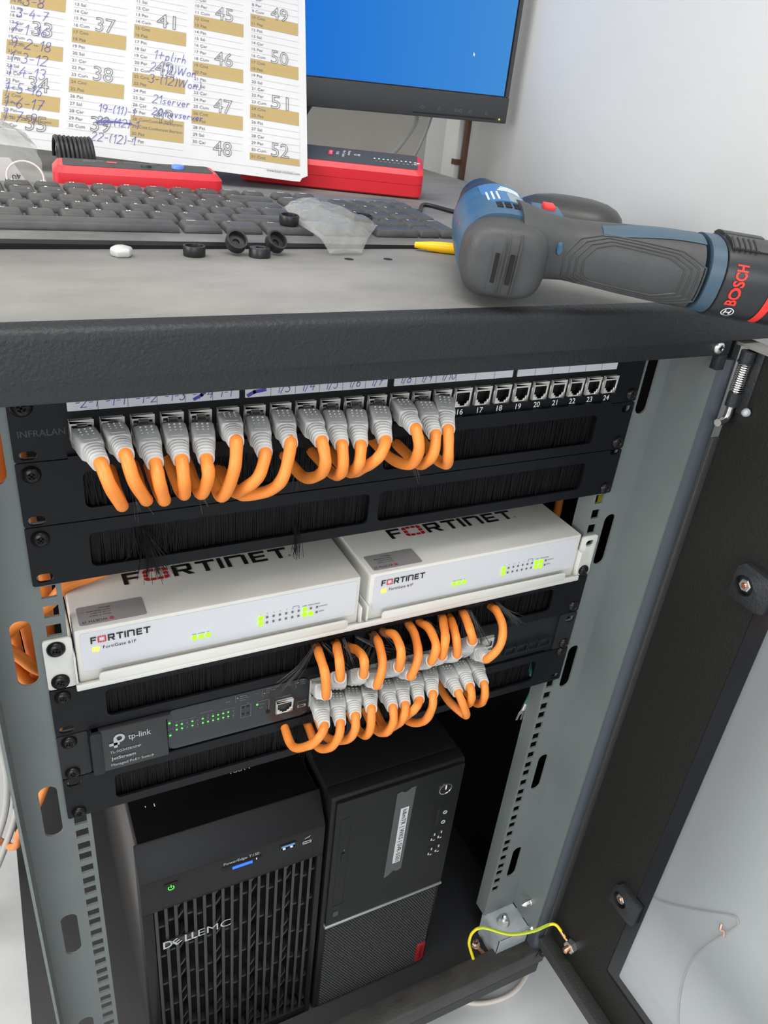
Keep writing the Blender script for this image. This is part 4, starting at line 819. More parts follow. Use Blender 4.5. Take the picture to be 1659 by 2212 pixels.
S2 = thing('tower_computer', (0.065, 0.2, zb0), 'black tower computer with a taped name label and red corner tag, beside the louvred server', 'computer')
x0, x1 = -0.0110, 0.1405
B().box(x0, x1, 0.0145, 0.280, zb0, -0.4330).build('case', 'tower', S2, bevel=0.0025)
B().box(x0+0.0215, x0+0.0222, 0.016, 0.279, -0.4332, -0.43285).build('top_seam', 'hole', S2)
b = B(); b.loft([[V((x, y, z)) for y, z in ((0.0145, -0.4332), (0.0010, -0.4350), (-0.0008, -0.4375), (-0.0008, zb0+0.004), (0.0145, zb0+0.002))] for x in (x0, x1)]); b.build('front_frame', 'tower', S2, bevel=0.0012)
f2 = FRONT(-0.0008)
b = B().plate(f2, rrect(x0+0.0045, x1-0.0020, -0.6330, -0.4385, .0012, 3), [], 0, .0036); b.build('upper_panel', 'tower', S2, bevel=0.0008)
f3 = FRONT(-0.0044)
b = B().plate(f3, rrect(-0.0010, 0.0112, -0.6020, -0.4630, .0008, 2), [rrect(-0.0004, 0.0106, -0.6014, -0.4636, .0006, 2)], 0, .0003); b.build('drive_slot', 'hole', S2)
b = B().plate(f3, rrect(0.0035, 0.0072, -0.5275, -0.5160, .0006, 3), [], 0, .0008); b.build('drive_button', 'tower', S2, bevel=0.0003)
B().rect(f3, .0055, .0066, -.5125, -.5108, .0003).build('drive_mark', 'dim_ink', S2)
B().plate(f3, rrect(0.0012, 0.0072, -0.6205, -0.6125, .0005, 2), [], 0, .0003).build('square_mark', 'faint_ink', S2)
B().box(x0+0.0035, x1-0.0010, -0.0056, 0.002, -0.6370, -0.6335).build('silver_strip', 'silver', S2, bevel=0.0005)
mx0, mx1, mz0, mz1 = x0+0.006, x1-0.004, zb0+0.008, -0.6385
b = B().plate(f2, [(mx0, mz0), (mx1, mz0), (mx1, mz1), (mx0, mz1)], [], 0, .0006); b.build('lower_panel', 'hole', S2)
b = B(); nx, nz = 44, 58
for j in range(nz):
    z = mz0+(mz1-mz0)*(j+.5)/nz
    for i in range(nx):
        xx = mx0+(mx1-mx0)*(i+.5+(.5 if j % 2 else 0))/(nx+.5); w, h = (mx1-mx0)/nx*.44, (mz1-mz0)/nz*.5
        b.add([f2.p(xx-w, z, .0012), f2.p(xx, z-h, .0020), f2.p(xx+w, z, .0012), f2.p(xx, z+h, .0016)], [(0, 1, 2, 3)])
b.build('mesh_texture', 'mesh_dark', S2)
b = B().box(0.1245, 0.1360, -0.0040, -0.0010, -0.7870, -0.7520); rt = b.build('red_tag', 'red_tag', S2, bevel=0.0006)
fv = Fr((0.1332, -0.0040, -0.7840), (0, 0, 1), (-1, 0, 0), (0, -1, 0)); B().text(fv, 'Lenovo', 0.0035, 0.0012, w=.0250, h=.0055).build('tag_lettering', 'black_ink', rt)
b = B(); b.add([f3.p(*p, .0003) for p in ((0.0600, -0.4515), (0.0645, -0.4500), (0.0700, -0.4530), (0.0760, -0.4490), (0.0815, -0.4485), (0.0795, -0.5780), (0.0740, -0.5800), (0.0700, -0.5770), (0.0640, -0.5830), (0.0588, -0.5850))], [tuple(range(10))]); tp = b.build('tape_strip', 'tape', S2, label='clear tape holding the name label')
b = B().plate(f3, [(0.0668, -0.5640), (0.0760, -0.5640), (0.0766, -0.4765), (0.0670, -0.4765)], [], .0004, .0006); nl = b.build('name_label', 'paper', tp)
fv = Fr((0.0700, -0.0050, -0.4790), (0, 0, -1), (1, 0, 0), (0, -1, 0)); B().text(fv, 'b&mTR | WKS | SVR-5501', 0, -0.0002, w=.0830, h=.0050).build('name_lettering', 'black_ink', nl)
b = B().lathe((0.1192, -0.0044, -0.4690), (0, -1, 0), [(0, .0078), (.0006, .0078), (.0006, .0068), (.0002, .0066)], 32); pw = b.build('power_button', 'steel', S2, smooth=True)
B().cyl((0.1192, -0.0042, -0.4690), (0, -1, 0), .0066, .0006, 28).build('button_face', 'tower', pw); B().box(0.1186, 0.1198, -0.0054, -0.0044, -0.4690, -0.4632).build('button_mark', 'white_ink', pw)
for zz in (-0.5075, -0.5232): b = B().lathe((0.1247, -0.0042, zz), (0, -1, 0), [(0, .0026), (.0008, .0026), (.0008, .0017), (.0, .0016)], 18); b.build('audio_jack', 'grey_ink', S2, smooth=True)
B().plate(f3, [(0.1140, -0.5260), (0.1170, -0.5260), (0.1170, -0.4975), (0.1140, -0.4975)], [], 0, .0003).build('card_slot', 'hole', S2)
for xx, zz in ((0.1150, -0.5430), (0.1236, -0.5425), (0.1146, -0.5670), (0.1236, -0.5660)):
    b = B().plate(f3, rrect(xx-.0030, xx+.0030, zz-.0072, zz+.0072, .0006, 2), [], 0, .0003); up_ = b.build('usb_port', 'hole', S2)
    b = B(); b.box(xx-.0026, xx-.0010, -.0052, -.0046, zz-.0055, zz-.0022); b.box(xx+.0002, xx+.0026, -.0052, -.0046, zz-.0066, zz-.0056); b.box(xx+.0006, xx+.0020, -.0052, -.0046, zz+.0015, zz+.0050); b.build('usb_contact', 'grey_ink', up_)

# ------------------------------------------------------------------ loose wires in and round the rack
t = thing('ground_wire', (0.2443, -0.045, -0.785), 'yellow and green ground wire looping from the rack sill to the open door', 'wire')
gp = [(0.1955, -0.030, -0.7848), (0.1900, -0.026, -0.7660), (0.1872, -0.024, -0.7520), (0.1898, -0.024, -0.734), (0.1995, -0.03, -0.7225), (0.2282, -0.046, -0.7296), (0.2553, -0.056, -0.7257), (0.275, -0.061, -0.7165), (0.2812, -0.066, -0.7135), (0.2845, -0.0735, -0.7175), (0.2862, -0.0800, -0.7215)]
B().tube(gp, 0.0019, 10).build('sheath', 'yg_wire', t, smooth=True)
B().tube([V(p)+V((0, -0.0006, 0.0012)) for p in gp[1:8]], 0.0011, 8).build('green_stripe', 'wire_green', t, smooth=True)
b = B().tube([gp[-2], gp[-1], (0.2880, -0.0870, -0.7235)], 0.0021, 10, rfun=lambda q: 1.1-.4*q); b.build('crimp_lug', 'copper', t, smooth=True)
t = thing('fork_lead', (0.226, 0.02, -0.44), 'green wire with a bare fork terminal dangling below the lowest brush panel', 'wire')
B().tube([(0.2350, 0.05, -0.330), (0.2310, 0.03, -0.372), (0.2285, 0.02, -0.386), (0.2243, 0.02, -0.4060)], 0.0019, 10).build('sheath', 'teal', t, smooth=True)
ff = Fr((0.2243, 0.0195, -0.4060), (0.97, 0, -.2), (0.2, 0, 0.97), (0, -1, 0))
b = B(); b.tube([ff.p(0, .002, 0), ff.p(0, -.007, 0)], .0022, 10, smooth=False); b.plate(ff, [(-.0016, -.006), (.0016, -.006), (.0042, -.0125), (.0042, -.0215), (.0022, -.0215), (.0018, -.0145), (0, -.0125), (-.0018, -.0145), (-.0022, -.0215), (-.0042, -.0215), (-.0042, -.0125)], [], -.0005, .0005)
b.build('fork_terminal', 'zinc', t)
o = B().tube([(0.188, -0.0260, ZF+.004), (0.205, -0.040, ZF+.004), (0.232, -0.0490, ZF+.004), (0.262, -0.0500, ZF+.004), (0.290, -0.040, ZF+.004), (0.318, -0.018, ZF+.004), (0.335, 0.02, ZF+.004)], .0035, 10)
for v in o.v: v.x *= 1.0; 
k_ = (ZF-0.17383)/(-0.88-0.17383)
for v in o.v:
    v.x = CP.x+(v.x-CP.x)*k_; v.y = CP.y+(v.y-CP.y)*k_
tag(o.build('floor_cable', 'cable_white', smooth=True), 'off-white cable curving on the floor below the front sill of the rack', 'cable')
# orange cables beside and behind the left rail
def oc(pts, label, r=0.0045):
    b = B(); b.tube(pts, r, 12, sub=6, rfun=lambda q: 1+.04*math.sin(31*q)*math.sin(13*q)); tag(b.build('network_cable', 'orange', smooth=True), label, 'cable', 'orange cables hanging inside the open left side of the rack')
oc([(-0.330, 0.10, -0.330), (-0.300, 0.075, -0.262), (-0.2600, 0.052, -0.2030), (-0.2330, 0.046, -0.1825), (-0.2205, 0.047, -0.1700), (-0.2020, 0.050, -0.1665), (-0.1800, 0.056, -0.1610), (-0.14, 0.10, -0.15), (-0.10, 0.22, -0.13)], 'orange cable running out leftward over the corner of the left firewall')
lab5 = ['orange cable crossing others behind the big slot of the left rail, lying in front', 'orange cable standing nearly upright behind the big slot of the left rail', 'orange cable sloping down to the right behind the big slot of the left rail', 'orange cable lowest of the tangle seen through the left rail slot', 'orange cable rearmost of the tangle seen through the left rail slot', 'orange cable hugging the back of the left rail beside the slot']
oc([(-0.320, 0.040, -0.150), (-0.290, 0.040, -0.185), (-0.262, 0.040, -0.213), (-0.241, 0.046, -0.243), (-0.21, 0.08, -0.262)], lab5[0])
oc([(-0.256, 0.060, -0.02), (-0.258, 0.060, -0.12), (-0.259, 0.056, -0.20), (-0.2570, 0.056, -0.26), (-0.255, 0.07, -0.33)], lab5[1])
oc([(-0.300, 0.062, -0.185), (-0.275, 0.056, -0.215), (-0.263, 0.0480, -0.235), (-0.250, 0.0490, -0.268), (-0.244, 0.06, -0.33)], lab5[2])
oc([(-0.320, 0.074, -0.235), (-0.270, 0.068, -0.252), (-0.250, 0.066, -0.264), (-0.21, 0.10, -0.262)], lab5[3])
oc([(-0.249, 0.070, -0.02), (-0.250, 0.070, -0.14), (-0.2500, 0.068, -0.21), (-0.2460, 0.070, -0.27), (-0.24, 0.11, -0.36)], lab5[4])
oc([(-0.269, 0.076, -0.02), (-0.270, 0.074, -0.14), (-0.2695, 0.072, -0.21), (-0.266, 0.076, -0.29), (-0.28, 0.10, -0.37)], lab5[5])
oc([(-0.236, 0.050, -0.02), (-0.237, 0.046, -0.05), (-0.238, 0.048, -0.085), (-0.236, 0.052, -0.13), (-0.233, 0.060, -0.175), (-0.236, 0.09, -0.26)], 'orange cable glimpsed through the ear holes and square holes of the left rail')
oc([(-0.236, 0.10, -0.34), (-0.247, 0.10, -0.40), (-0.2555, 0.10, -0.419), (-0.2650, 0.115, -0.457), (-0.2750, 0.130, -0.490), (-0.293, 0.22, -0.614), (-0.310, 0.30, -0.728), (-0.36, 0.40, -0.80), (-0.42, 0.44, ZF+.005)], 'orange cable slanting down behind the left rail to the floor')
oc([(0.272, 0.11, -0.10), (0.2775, 0.10, -0.16), (0.2790, 0.10, -0.198), (0.2770, 0.10, -0.232), (0.268, 0.12, -0.29)], 'orange cable hanging in the dark gap right of the white firewalls')
for k, lb in enumerate(('grey cable nearest the rail in the bundle on the floor at left', 'grey cable in the middle of the bundle on the floor at left', 'grey cable farthest from the rail in the bundle on the floor at left')):
    d = .0105*k; b = B(); b.tube([(-0.286-d, 0.29+d, -0.33), (-0.288-d, 0.30+d, -0.46), (-0.2900-d, 0.30+d, -0.546), (-0.2890-d*1.2, 0.30+d, -0.626), (-0.312-d, 0.31+d, -0.72), (-0.37-d, 0.33+d, -0.86), (-0.45-d, 0.36+d, ZF+.006), (-0.58, 0.42+d*2, ZF+.006)], .0042, 10)
    tag(b.build('network_cable', 'cable_grey', smooth=True), lb, 'cable', 'grey cables on the floor at the left')
yw = B().tube([(0.275, 0.05, -0.115), (0.2600, 0.0260, -0.128), (0.2555, 0.0210, -0.140), (0.2550, 0.0210, -0.152), (0.262, 0.030, -0.166), (0.272, 0.06, -0.18)], .0022, 10)
tag(yw.build('ground_wire', 'yg_wire', smooth=True), 'yellow and green wire glimpsed through the square holes of the right rail', 'wire')

# ------------------------------------------------------------------ on top of the rack
ZT = 0.060
# keyboard
KO = V((-0.320196, 0.211315, 0.084956)); KP = 0.0200
KU = V((0.99923, 0.03720, -0.01224)); KV = V((-0.03610, 0.99612, 0.08024)); KN = KU.cross(KV)
kf = Fr(KO, KU, KV, KN)
kb = thing('keyboard', tuple(kf.p(0.2, -0.06, -0.022)), 'dusty black keyboard with white legends lying on the rack top', 'keyboard')
sec = [(0.010, -0.005), (-0.112, -0.005), (-0.1300, -0.0062), (-0.1330, -0.0075)]
low = []
def ztop(v, n): return v, n
b = B(); ux = [-0.006, 0.437]
ring = []
for uu in ux:
    r_ = [kf.p(uu, v, n) for v, n in sec]
    fe = r_[-1]; r_.append(V((fe.x+.001, fe.y+.0010, ZT+.0008))); back = kf.p(uu, 0.0095, -0.005); r_.append(V((back.x-.001, back.y, back.z-.014))); r_.append(V((back.x, back.y+.001, back.z-.003)))
    ring.append(r_)
b.loft(ring); kc = b.build('case', 'kcase', kb, bevel=0.0012)
b = B(); e0, e1 = kf.p(ux[0], -0.1326, -0.0075), kf.p(ux[1], -0.1326, -0.0075)
b.loft([[V((e.x, e.y-.0006, e.z+.0004)), V((e.x, e.y-.0012, e.z-.002)), V((e.x, e.y, ZT+.0006)), V((e.x, e.y+.008, ZT+.0006)), V((e.x, e.y+.008, e.z))] for e in (e0, e1)]); b.build('front_edge', 'kedge', kb)
for uu in (0.03, 0.40):
    p_ = kf.p(uu, -0.003, -0.019); b = B().box(p_.x-.012, p_.x+.012, p_.y-.004, p_.y+.004, ZT, p_.z+.004); b.build('rear_foot', 'kedge', kb)
def key(u0, u1, r0, r1, txt='', txt2='', hgt=0.0):
    g = .0009; t = .0022
    a0, a1, c0, c1 = u0*KP+g, u1*KP-g, -r1*KP+g, -r0*KP-g
    b = B(); b.loft([[kf.p(a0, c0, -.0052), kf.p(a1, c0, -.0052), kf.p(a1, c1, -.0052), kf.p(a0, c1, -.0052)], [kf.p(a0+.0003, c0+.0002, -.0030), kf.p(a1-.0003, c0+.0002, -.0030), kf.p(a1-.0003, c1-.0003, -.0030), kf.p(a0+.0003, c1-.0003, -.0030)], [kf.p(a0+t, c0+t*.8, 0), kf.p(a1-t, c0+t*.8, 0), kf.p(a1-t, c1-t*.9, -.0003), kf.p(a0+t, c1-t*.9, -.0003)]])
    k = b.build('key', 'key', kb, bevel=0.0006)
    if txt:
        l = B(); l.text(kf, txt, a0+.0045, c1-.0068, h=.0030 if len(txt) < 3 else .0020, c=.0003, offset=.008)
        if txt2: l.text(kf, txt2, a1-.0055, c0+.0045, h=.0022, c=.0003, offset=.008)
        l.build('legend', 'legend', k)
for i, s in enumerate(('F4', 'F5', 'F6', 'F7', 'F8', 'F9', 'F10', 'F11', 'F12', 'PrtSc', 'Pause')): key(4+i, 5+i, .15, .80, s)
for i, (s, s2) in enumerate((('+', '$'), ('%', ''), ('&', ''), ('/', '{'), ('(', '['), (')', ']'), ('=', '}'), ('?', '\\'), ('_', '|'))): key(4+i, 5+i, 1, 2, s, str((4+i) % 10) if i < 7 else s2)
key(13, 15, 1, 2, '<-')
for i, (s, s2) in enumerate((('R', ''), ('T', ''), ('Y', ''), ('U', ''), ('I', ''), ('O', ''), ('P', ''), ('Ğ', '¨'), ('Ü', '~'))): key(4.5+i, 5.5+i, 2, 3, s, s2)
for i, (s, s2) in enumerate((('D', ''), ('F', ''), ('G', ''), ('H', ''), ('J', ''), ('K', ''), ('L', ''), ('Ş', '´'), ('İ', ''), (';', '`'))): key(3.75+i, 4.75+i, 3, 4, s, s2)
key(13.5, 15, 2, 3, ''); key(13.75, 15, 2.9, 4, '<-')
for i, s in enumerate(('C', 'V', 'B', 'N', 'M', 'Ö', 'Ç', ':')): key(4.25+i, 5.25+i, 4, 5, s)
key(12.25, 15, 4, 5, '')
key(3.5, 10, 5, 6.0); key(10.05, 11.5, 5, 6, 'AltGr'); key(11.55, 13.0, 5, 6, '='); key(13.05, 15, 5, 6, 'Ctrl')
for r, row in ((.15, ('PgUp', 'PgDn')), (1, ('Home', 'End')), (2, ('Ins', 'Del')), (3, ('Ekle', 'Sil'))):
    for i, s in enumerate(row): key(15.3+i*1.02, 16.3+i*1.02, r, r+(.65 if r < 1 else 1), s)
key(15.3, 16.3, 5, 6, '<'); key(16.3, 17.3, 5, 6, '>'); key(16.0, 17.0, 4, 5, '^')
for i, s in enumerate(('Num', '/', '*', '-')): key(17.55+i, 18.55+i, 1, 2, s)
for r, row in ((2, '789'), (3, '456'), (4, '123')):
    for i, s in enumerate(row): key(17.55+i, 18.55+i, r, r+1, s)
key(20.55, 21.55, 2, 4, '+'); key(20.55, 21.55, 4, 6, 'Enter'); key(17.55, 19.55, 5, 6, '0'); key(19.55, 20.55, 5, 6, ',')
o = B().tube([tuple(kf.p(.434, .006, -.010)), (0.150, 0.250, ZT+.003), (0.185, 0.300, ZT+.0022), (0.200, 0.255, ZT+.0022), (0.230, 0.21, ZT+.0022), (0.262, 0.195, ZT+.0022), (0.30, 0.25, ZT+.0022), (0.31, 0.32, ZT+.0022)], .0020, 8)
tag(o.build('device_cable', 'cable_black', smooth=True), 'thin black cable on the rack top between keyboard and mouse', 'cable')

# rubber bumpers, cap nut
def bumper(o, n, label, deep=True, r=.0074, h=.0066):
    o = V(o); n = V(n).normalized(); b = B()
    if deep: b.lathe(o, n, [(0, r*.92), (.0005, r*.97), (h-.0008, r), (h, r*.96), (h, r*.80), (h*.45, r*.76), (h*.42, r*.34), (h*.20, r*.32)], 28)
    else: b.lathe(o, n, [(0, r*.98), (.0006, r), (h-.0008, r*.97), (h, r*.92), (h, r*.40), (h*.5, r*.36)], 28)
    tag(b.build('rubber_bumper', 'rubber', smooth=True), label, 'rubber bumper', 'round black rubber bumpers')
bumper((-0.1160, 0.0665, ZT), (0, 0, 1), 'black rubber bumper standing open side up on its own in front of the keyboard')
bumper((-0.0868, 0.0725, ZT+.0062), (0.04, -0.72, 0.70), 'black rubber bumper tilted against the keyboard edge, left of the flat one')
bumper((-0.0722, 0.0640, ZT), (0, 0, 1), 'black rubber bumper lying solid side up between two tilted ones', deep=False, h=.0062)
bumper((-0.0590, 0.0735, ZT+.0062), (0.22, -0.70, 0.70), 'black rubber bumper tilted against the keyboard edge, nearest the plastic bag')
bumper(kf.p(.282, -.110, .0005), KN, 'black rubber bumper resting on the right Ctrl key of the keyboard', deep=True)
bumper(kf.p(.348, -.101, .0005), KN, 'black rubber bumper on the arrow keys behind the plastic bag', h=.0060)
b = B(); b.lathe((-0.1622, 0.0650, ZT), (0, 0, 1), [(0, .0060), (.0012, .0071), (.0042, .0074), (.0056, .0064), (.0066, .0030)], 6, ang0=.3)
tag(b.build('cap_nut', 'nut_white', bevel=.0007), 'small pale hexagonal cap nut on the rack top before the keyboard', 'cap')
b = B(); pa = V((0.060, 0.088, ZT+.0042)); pd = (V((0.094, 0.071, ZT+.0042))-pa).normalized()
b.lathe(pa, pd, [(0, .0016), (.0004, .0022), (.004, .0026), (.012, .0036), (.020, .0041), (.10, .0044), (.101, .003)], 18)
b.lathe(pa-pd*.0002, pd, [(0, .0010), (.0003, .0009)], 10)
t = tag(b.build('marker_pen', 'yellow', smooth=True), 'yellow tapered pen tip sticking out from behind the cordless drill', 'pen')

# small plastic bag, empty and crumpled
def crumple(outline, ny, nx, base, amp, seed, name, m, label, cat, thick=.004, dome=.0, zfun=None):
    """two skins between a left and a right outline (each a list of points), wrinkled"""
    A, Bz = [V(p) for p in outline[0]], [V(p) for p in outline[1]]
    def ev(P, t): t *= len(P)-1; i = min(int(t), len(P)-2); return P[i].lerp(P[i+1], t-i)
    b = B()
    for side in (0, 1):
        g = []
        for j in range(ny+1):
            for i in range(nx+1):
                s = i/nx; t_ = j/ny; p = ev(A, t_).lerp(ev(Bz, t_), s)
                e = math.sin(PI*s)**.6*math.sin(PI*min(1, t_*.92+.06))**.5
                q = p*38+V((seed, side*.7, 0)); w = noise.noise(q)+.6*abs(noise.noise(q*2.1))+.35*noise.noise(q*4.7)
                fold = .5*abs(math.sin(9*s+4*t_+2*noise.noise(p*20)))
                g.append(p+V((noise.noise(q+V((9, 0, 0)))*amp*.5, noise.noise(q+V((0, 7, 0)))*amp*.5, (dome*e*(1 if side == 0 else .15))+(amp*(w+fold)*e if side == 0 else amp*.3*w*e))))
        b.add(g, [(j*(nx+1)+i, j*(nx+1)+i+1, (j+1)*(nx+1)+i+1, (j+1)*(nx+1)+i) for j in range(ny) for i in range(nx)])
    o = b.build(name, m, smooth=True); return tag(o, label, cat)
kq = lambda u, r, n=.0012: tuple(kf.p(u*KP, -r*KP, n))
crumple([[kq(14.6, 3.75, .004), kq(14.55, 4.6, .002), kq(14.5, 5.5, .001), (-0.0230, 0.078, ZT+.010), (-0.0190, 0.0680, ZT+.0015)], [kq(16.0, 3.0, .005), kq(16.6, 3.8, .002), kq(17.3, 4.8, .001), kq(17.75, 5.5, .0015), (0.0060, 0.0690, ZT+.0015)]], 34, 24, 0, .0052, 3.3, 'plastic_bag', 'bag', 'small clear crumpled plastic bag draped over the keyboard front edge', 'plastic bag', dome=.008)

# red cable testers
def tester(o, yaw, tilt, L, Wd, H, name, label, big):
    o = V(o); u = V((math.cos(yaw), math.sin(yaw), 0)); v0 = V((-math.sin(yaw), math.cos(yaw), 0)); v = v0*math.cos(tilt)+V((0, 0, math.sin(tilt))); n = u.cross(v); f = Fr(o, u, v, n)
    T = thing('cable_tester', tuple(o), label, 'cable tester', 'red cable testers')
    rings = []
    for z, e in ((0, .0016), (.0016, 0), (H*.47, 0), (H*.472, .0007), (H*.50, .0007), (H*.502, 0), (H*.84, .0), (H, .0040)):
        rings.append([f.p(x, y, z) for x, y in rrect(e, L-e, e, Wd-e, .007, 4)])
    ob = B().loft(rings).build('body', 'red_case', T, smooth=True); ob.data.set_sharp_from_angle(angle=0.5)
    B().plate(Fr(f.p(0, 0, H), u, v), rrect(.008, L-.007, .006, Wd-.006, .004, 4), [], 0, .0004).build('face_panel', 'tester_face', T)
    return T, Fr(f.p(0, 0, H+.0004), u, v)
T1, tf = tester((-0.1830, 0.2390, ZT), -0.095, 0.02, .132, .050, .0300, 'cable_tester', 'red cable tester with a blue button lying behind the keyboard', False)
b = B(); b.lathe(tf.p(.098, .022, 0), tf.n, [(0, .0052), (.002, .0052), (.0028, .0044)], 20); b.build('blue_button', 'blue_btn', T1, smooth=True)
b = B(); b.lathe(tf.p(.072, .018, 0), tf.n, [(0, .0045), (.002, .004)], 16); b.build('slide_knob', 'rubber', T1)
b = B(); b.text(tf, 'Wire Tracker', .024, .034, w=.016, h=.003, c=.0003); b.text(tf, 'Emitter', .024, .028, w=.010, h=.003, c=.0003)
for k in range(4): b.text(tf, ('SCAN', 'OFF', 'TEST', 'RJ45')[k], .056+.010*k, .034, h=.0022, c=.0003)
b.build('face_lettering', 'grey_ink', T1); B().rect(tf, .042, .050, .027, .035, .0003).build('maker_mark', 'red_case', T1)
T2, tf = tester((0.0240, 0.4310, ZT+.001), -0.4540, 0.175, .200, .066, .0285, 'cable_tester', 'long red cable tester marked RJ45 lying beyond the keyboard under the monitor', True)
b = B(); fv = Fr(tf.p(0, 0, 0), -tf.v, tf.u, tf.n)
B().rect(tf, .0930, .0985, .028, .046, .0003).build('maker_mark', 'red_ink', T2)
b.text(fv, 'UNI-T', -.0445, .0945, w=.0150, h=.0030, c=.0005); b.text(fv, 'UT683', -.044, .1020, w=.012, h=.003, c=.0003); b.text(fv, 'Wire Tracker', -.0500, .1090, w=.026, h=.0032, c=.0003); b.text(fv, 'Receiver', -.0500, .1150, w=.018, h=.0032, c=.0003); b.text(tf, 'CE', .1220, .034, w=.007, h=.0065, c=.0003)
for k in range(9): b.text(fv, str(k+1), -.0225, .1460+.0050*k, h=.0024, c=.0003); b.rect(tf, .1440+.0050*k, .1460+.0050*k, .030, .0330, .0003)
b.text(fv, 'RJ45', -.0330, .1900-.0010, w=.012, h=.003, c=.0003); b.add([tf.p(.1925, .026, .0003), tf.p(.1965, .0285, .0003), tf.p(.1925, .031, .0003)], [(0, 1, 2)])
b.build('face_lettering', 'white_ink', T2)

# monitor
A = V((0.467, 0.5887, 0.133)); mf = Fr(A, (0.99982, 0.019, 0), (0, 0, 1))
mo = thing('monitor', (0.2, 0.66, ZT), 'black computer monitor showing a plain blue screen, standing at the back of the rack top', 'monitor')
B().box(-0.5320, 0.0, 0.0, 0.0335, -0.030, 0.0, mf).build('lower_bezel', 'mon', mo, bevel=0.0016)
b = B(); b.box(-0.5305, -0.0015, 0.0330, 0.3450, -0.032, -0.0022, mf); b.build('back_shell', 'mon_dark', mo, bevel=0.001)
b = B(); b.plate(mf, [(-0.5310, 0.0340), (-0.0012, 0.0340), (-0.0012, 0.3450), (-0.5310, 0.3450)], [[(-0.5190, 0.0345), (-0.0070, 0.0345), (-0.0070, 0.3370), (-0.5190, 0.3370)]], -0.008, -0.0012); b.build('thin_bezel', 'mon', mo)
b = B().plate(mf, [(-0.5190, 0.0347), (-0.0095, 0.0347), (-0.0095, 0.3360), (-0.5190, 0.3360)], [], -0.006, -0.0021); scn = b.build('screen', 'screen', mo)
cu = Fr(mf.p(-0.0700, 0.0790, -0.0019), mf.u, mf.v); b = B(); b.add([cu.p(x, y, .0001) for x, y in ((0, .0042), (.0030, .0012), (.0018, .0010), (.0024, -.0004), (.0016, -.0007), (.0010, .0006), (0, -.0004))], [(0, 6, 5, 4, 3, 2, 1)]); b.build('mouse_pointer', 'white_ink', scn)
b = B(); b.box(-0.1560, -0.0190, 0.0040, 0.0056, -0.001, 0.0006, mf); b.build('button_strip', 'mon_dark', mo, bevel=0.0003)
b = B()
for k, uu in enumerate((-0.1420, -0.1150, -0.0880, -0.0640, -0.0370)):
    ff = Fr(mf.p(uu, 0.0115, 0.0003), mf.u, mf.v); b.stroke(ff, [(-.0016, -.0016), (.0016, -.0016), (.0016, .0016), (-.0016, .0016), (-.0016, -.0016)], .0004, 0)
    if k == 2: b.stroke(ff, [(.004, -.002), (.004, .002)], .0004, 0); b.stroke(ff, [(.0062, -.0016), (.0094, -.0016), (.0094, .0016), (.0062, .0016), (.0062, -.0016)], .0004, 0)
    if k == 0: b.stroke(ff, [(-.0042, 0), (-.0026, 0)], .0004, 0); b.stroke(ff, [(.0026, 0), (.0042, 0)], .0004, 0)
b.build('button_icons', 'dim_ink', mo)
B().cyl(mf.p(-0.0130, 0.0050, -0.0002), mf.n, 0.0011, 0.0008, 12).build('power_led', 'led_yellow', mo)
b = B(); b.tube([(0.1790, 0.622, 0.150), (0.1560, 0.620, 0.115), (0.1380, 0.622, 0.0680)], 0.0105, 16, smooth=True); b.build('stand_leg', 'mon', mo, smooth=True)
B().box(0.060, 0.150, 0.585, 0.66, ZT, ZT+0.012).build('stand_foot', 'mon', mo, bevel=0.003)
b = B().tube([(0.330, 0.655, 0.20), (0.352, 0.648, 0.135), (0.345, 0.662, 0.100), (0.322, 0.672, 0.066), (0.31, 0.69, 0.03)], 0.0034, 10); tag(b.build('monitor_cable', 'cable_grey', smooth=True), 'thicker grey cable hanging from under the monitor down behind the rack', 'cable')
b = B().tube([(0.408, 0.67, 0.22), (0.405, 0.70, 0.13), (0.400, 0.715, 0.09), (0.385, 0.74, 0.02), (0.385, 0.74, -0.10)], 0.0025, 10); tag(b.build('wall_cable', 'cable_grey', smooth=True), 'thin grey cable hanging from the monitor corner beside the white trunking', 'cable')

# wall calendar sheet leaning on the monitor
cw, rh = 0.05952, 0.008184
cf = Fr((-0.2164, 0.6248, 0.2907), (0.9718, -0.2283, -0.0583), (0.1945, 0.6380, 0.7450))
def bend(a, v):
    t = max(0.0, a-5.72*cw)*max(0.0, -v-31.2*rh); return 5.0*t+0.0035*math.sin(9*a+6*v)
class CF(Fr):
    def p(s, a, v, c=0.0): return s.o+s.u*a+s.v*v+s.n*(c+bend(a, v))
cf = CF(cf.o, cf.u, cf.v)
cal = thing('calendar_sheet', tuple(cf.p(3.3*cw, -33.2*rh)), 'large paper calendar sheet with ochre weekend rows and scribbled ballpoint notes', 'calendar')
b = B(); L0, R0, T0, B0 = 0.45*cw, 6.02*cw, -4.0*rh, -33.25*rh; nx, ny = 40, 30; g = []
for side in (0.0, -0.00035):
    for j in range(ny+1):
        for i in range(nx+1):
            x = L0+(R0-L0)*i/nx; y = B0+(T0-B0)*j/ny
            if i == nx and j == 0: x -= .006; y += .0045
            g.append(cf.p(x, y, side))
N = (nx+1)*(ny+1); fs = []
for j in range(ny):
    for i in range(nx):
        q = j*(nx+1)+i; fs.append((q, q+1, q+nx+2, q+nx+1)); fs.append((N+q, N+q+nx+1, N+q+nx+2, N+q+1))
rim = [i for i in range(nx+1)]+[j*(nx+1)+nx for j in range(1, ny+1)]+[ny*(nx+1)+i for i in range(nx-1, -1, -1)]+[j*(nx+1) for j in range(ny-1, 0, -1)]
for k in range(len(rim)): a, c = rim[k], rim[(k+1) % len(rim)]; fs.append((a, N+a, N+c, c))
b.add(g, fs); b.build('sheet', 'paper', cal, smooth=True)
